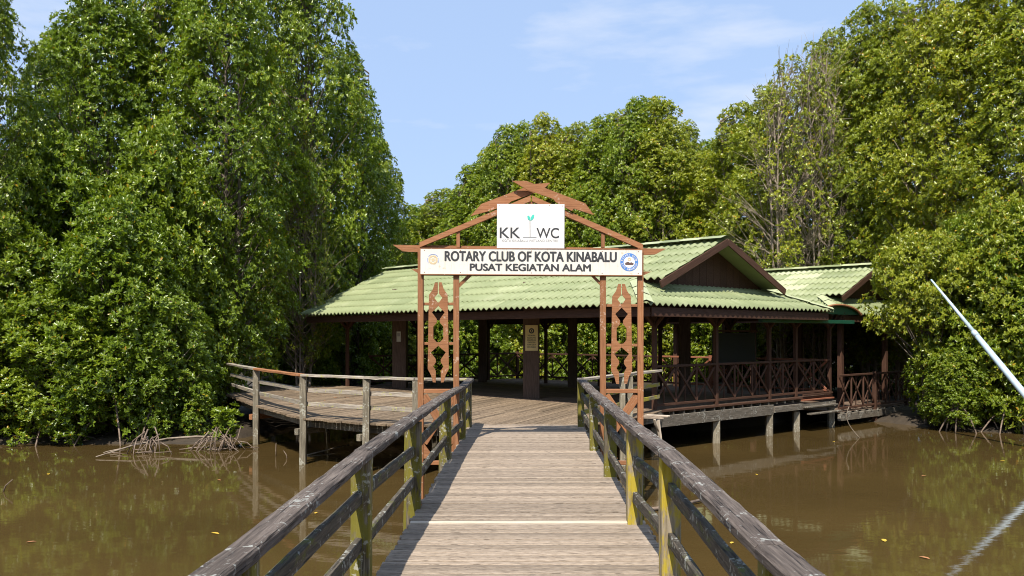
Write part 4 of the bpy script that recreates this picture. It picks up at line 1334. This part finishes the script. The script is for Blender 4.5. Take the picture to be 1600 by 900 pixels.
# far wood closing the gaps behind, one mass
def far_wood():
    rng = np.random.default_rng(77)
    n = 9000
    ang = rng.uniform(-0.95, 0.95, n)
    rad = rng.uniform(58, 72, n)
    x = np.sin(ang) * rad; y = np.cos(ang) * rad
    hmax = 8.5 + 1.2 * np.sin(ang * 31) + 0.8 * np.sin(ang * 67 + 1) + np.where((ang > -0.19) & (ang < -0.05), -1.6, 0)
    z = -0.9 + (hmax + 0.9) * rng.uniform(0, 1, n) ** 0.8
    P = np.stack([x, y, z], 1)
    AX = rng.normal(0, .4, (n, 3)) + np.array([[0, -0.4, 0.8]]); AX /= np.linalg.norm(AX, axis=1, keepdims=True)
    # unseen wood carried on round the pond, added to block low sky light
    m = 8000
    an2 = rng.uniform(0.95, 2*np.pi - 0.95, m); rd2 = rng.uniform(30, 44, m)
    h2 = 10.5 + 1.2 * np.sin(an2 * 23) + 0.8 * np.sin(an2 * 57)
    P = np.concatenate([P, np.stack([np.sin(an2) * rd2, np.cos(an2) * rd2, -0.9 + (h2 + 0.9) * rng.uniform(0, 1, m)], 1)])
    AX = np.concatenate([AX, AX[:m]]); n += m
    V, T_, fv = leaf_arrays(P, AX, 8, 0.55, 0.26, rng, clump_tone=rng.uniform(0, 1, n))
    o = bpy.data.objects.new("mangrove_forest", np_mesh("mangrove_forest", V, T_, fv, M_LEAF))
    place(o, Matrix.Identity(4))
    tag(o, "dense distant mangrove forest behind the nearer trees", "forest", kind="stuff")
far_wood()

# ------------------------------------------------------------------ driftwood, pole, small things
def driftwood():
    rnd = random.Random(21)
    def px3(px, py, z=WATER_Z):
        d = (EYE - z) * FPX / (py - HOR)
        return Vector(((px - 800) / FPX * d, d, z))
    for (cxp, cyp, sp, n, nm, lab) in ((225, 708, 0.42, 15, "driftwood", "tangled pale driftwood roots at the left water edge, further from the platform"),
                                      (345, 704, 0.62, 26, "driftwood", "tangled pale driftwood roots beside the first platform pile")):
        c = px3(cxp, cyp)
        root = empty(nm, c, lab, "driftwood", "driftwood at the left bank")
        for k in range(n):
            top = c + Vector((rnd.gauss(0, sp * 0.35), rnd.uniform(0.0, 0.35), rnd.uniform(0.15, 0.55)))
            a = rnd.uniform(math.pi, 2 * math.pi)
            e = top + Vector((math.cos(a) * rnd.uniform(0.2, sp), math.sin(a) * 0.35, 0)); e.z = WATER_Z - 0.05
            m = top.lerp(e, 0.5) + Vector((rnd.gauss(0, .05), rnd.gauss(0, .05), rnd.uniform(0.02, 0.14)))
            V, F = tube_data([top, m, e], [0.010 + rnd.random() * 0.012, 0.013, 0.010], 5)
            mesh_obj("root", V, F, M_ROOT, root, smooth=True)
        for k in range(n // 2):
            p = c + Vector((rnd.gauss(0, sp * 0.8), rnd.uniform(-0.2, 0.4), 0.03))
            a = rnd.gauss(0, 0.7)
            e = p + Vector((math.cos(a), math.sin(a) * 0.4, rnd.uniform(0, 0.1))) * rnd.uniform(0.2, 0.5)
            V, F = tube_data([p, e], [0.012, 0.007], 5)
            mesh_obj("twig", V, F, M_ROOT, root, smooth=True)
    # long lying branch
    a, b, c = px3(150, 716), px3(262, 700), px3(352, 700)
    b.z += 0.22; c.z += 0.25; a.z += 0.03
    root = empty("fallen_branch", a, "long pale fallen branch lying along the left water edge", "branch")
    V, F = tube_data([a, a.lerp(b, .5) + Vector((0, 0, .05)), b, b.lerp(c, .5) + Vector((0, 0, .03)), c], [0.012, 0.02, 0.026, 0.03, 0.02], 6)
    mesh_obj("limb", V, F, M_BARK_PALE, root, smooth=True)
    p = px3(205, 706); p.z += 0.12
    V, F = tube_data([p, p + Vector((-0.5, -0.1, -0.1)), p + Vector((-0.8, -0.2, -0.2))], [0.014, 0.011, 0.006], 5)
    mesh_obj("side_twig", V, F, M_BARK_PALE, root, smooth=True)
    # stick by the right-hand railing
    a, b = px3(980, 806), px3(1096, 786)
    root = empty("floating_stick", a, "broken stick floating beside the right railing posts", "stick")
    V, F = tube_data([a + Vector((0, 0, .02)), a.lerp(b, .3) + Vector((0, .02, .035)), a.lerp(b, .6) + Vector((0, -.01, .02)), b + Vector((0, 0, .05))], [0.02, 0.03, 0.032, 0.022], 7)
    mesh_obj("stick", V, F, M_ROOT, root, smooth=True)
    a, b = px3(480, 712), px3(545, 700)
    root = empty("floating_stick", a, "thin pale stick floating under the left platform", "stick")
    V, F = tube_data([a + Vector((0, 0, .01)), a.lerp(b, .5) + Vector((0, .02, .05)), b + Vector((0, 0, .08))], [0.02, 0.016, 0.01], 6)
    mesh_obj("stick", V, F, M_BARK_PALE, root, smooth=True)
    for px, py, h, dx, lab in ((431, 712, 0.28, 0.0, "short upright twig standing in the water left of the second platform pile"), (450, 716, 0.16, -0.1, "small bent twig sticking from the water before the second platform pile"),
                          (2, 768, 0.2, 0.18, "pale twig poking out of the water at the left edge")):
        a = px3(px, py)
        root = empty("twig", a, lab, "twig", "twigs standing in the water")
        V, F = tube_data([a + Vector((0, 0, -.1)), a + Vector((dx * .4, 0, h * .5)), a + Vector((dx, 0.02, h))], [0.014, 0.012, 0.007], 5)
        mesh_obj("stem", V, F, M_ROOT, root, smooth=True)
    # arching thin root on the right
    a = px3(1346, 684); 
    root = empty("arching_root", a, "thin pale root arching out of the water at the right bank", "root")
    path = []
    for i in range(9):
        t = i / 8
        path.append(a + Vector((-0.42 * math.sin(t * math.pi * 0.66) + 0.05 * t, 0.0, -0.05 + 0.85 * t)))
    V, F = tube_data(path, [0.012 - 0.0007 * i for i in range(9)], 6)
    mesh_obj("root", V, F, M_BARK_PALE, root, smooth=True)
driftwood()

def pole():
    tip = Vector(((1455 - 800) / FPX * 23.4, 23.4, EYE + 86 / FPX * 23.4))
    p2 = Vector(((1600 - 800) / FPX * 20.8, 20.8, EYE - 92 / FPX * 20.8))
    end = tip + (p2 - tip) * 1.62
    root = empty("leaning_pole", end, "pale blue-white pole slanting out of the water at the right edge", "pole")
    j = tip.lerp(p2, 0.50)
    V, F = tube_data([tip, tip.lerp(j, .5), j], [0.022, 0.038, 0.050], 12)
    mesh_obj("upper_section", V, F, M_POLE, root, smooth=True)
    V, F = tube_data([j, j.lerp(end, .3), end], [0.062, 0.076, 0.09], 12)
    mesh_obj("lower_section", V, F, M_POLE, root, smooth=True)
    dd = (end - tip).normalized()
    V, F = tube_data([j - dd * 0.06, j + dd * 0.10], [0.068, 0.071], 12)
    mesh_obj("collar", V, F, M_POLE, root, smooth=True)
pole()

def fallen_leaves():
    rnd = random.Random(4)
    me = {}
    for nm, mat in (("y", M_FALLEN), ("b", M_FALLEN_B)):
        m = bpy.data.meshes.new("leaf")
        V = [(0, 0, 0), (.04, -.028, .006), (.10, -.026, .008), (.15, 0, 0), (.10, .026, .008), (.04, .028, .006)]
        m.from_pydata(V, [], [(0, 1, 2, 3), (0, 3, 4, 5)]); m.materials.append(mat); m.update()
        me[nm] = m
    spots = [(492, 803, 1, "yellow leaf floating close beside the left boardwalk railing"), (345, 751, 0, "brown leaf floating below the driftwood by the platform"),
             (40, 848, 0, "brown leaf floating nearest the lower left corner"), (330, 833, 1, "yellow leaf floating left of the near end of the left railing"),
             (1180, 741, 1, "yellow leaf floating before the pavilion's first piles"), (1448, 744, 0, "brown leaf floating below the leaning pole"),
             (1142, 850, 1, "yellow leaf floating close beside the right boardwalk railing"), (1383, 847, 1, "yellow leaf floating left of the pole's reflection"),
             (1436, 870, 0, "brown leaf floating below the pole's reflection, nearest the bottom right"), (1300, 690, 1, "yellow leaf floating near the steps of the lower deck"),
             (75, 742, 1, "yellow leaf floating under the leftmost bushes"), (560, 737, 0, "brown leaf floating under the left platform"),
             (1562, 720, 1, "yellow leaf floating near the right edge under the bushes")]
    for i, (px, py, yl, lab) in enumerate(spots):
        d = (EYE - WATER_Z) * FPX / (py - HOR)
        o = bpy.data.objects.new("fallen_leaf", me["y" if yl else "b"])
        place(o, Matrix.Translation(((px - 800) / FPX * d, d, WATER_Z + 0.006)) @ Matrix.Rotation(rnd.uniform(0, 6.28), 4, 'Z') @ Matrix.Scale(rnd.uniform(0.7, 1.1), 4))
        tag(o, "small " + lab, "leaf", "leaves floating on the water")
    for i in range(9):
        x, y = rnd.uniform(-5.5, -1.5), 0
        y = 19.0 + rnd.uniform(0, 5.5) - x * 0.5
        o = bpy.data.objects.new("fallen_leaf", me["b"])
        place(o, Matrix.Translation((x, y, 0.012)) @ Matrix.Rotation(rnd.uniform(0, 6.28), 4, 'Z'))
        tag(o, "dry brown fallen leaf lying on the left platform planks", "leaf", "dry leaves on the platform")
fallen_leaves()
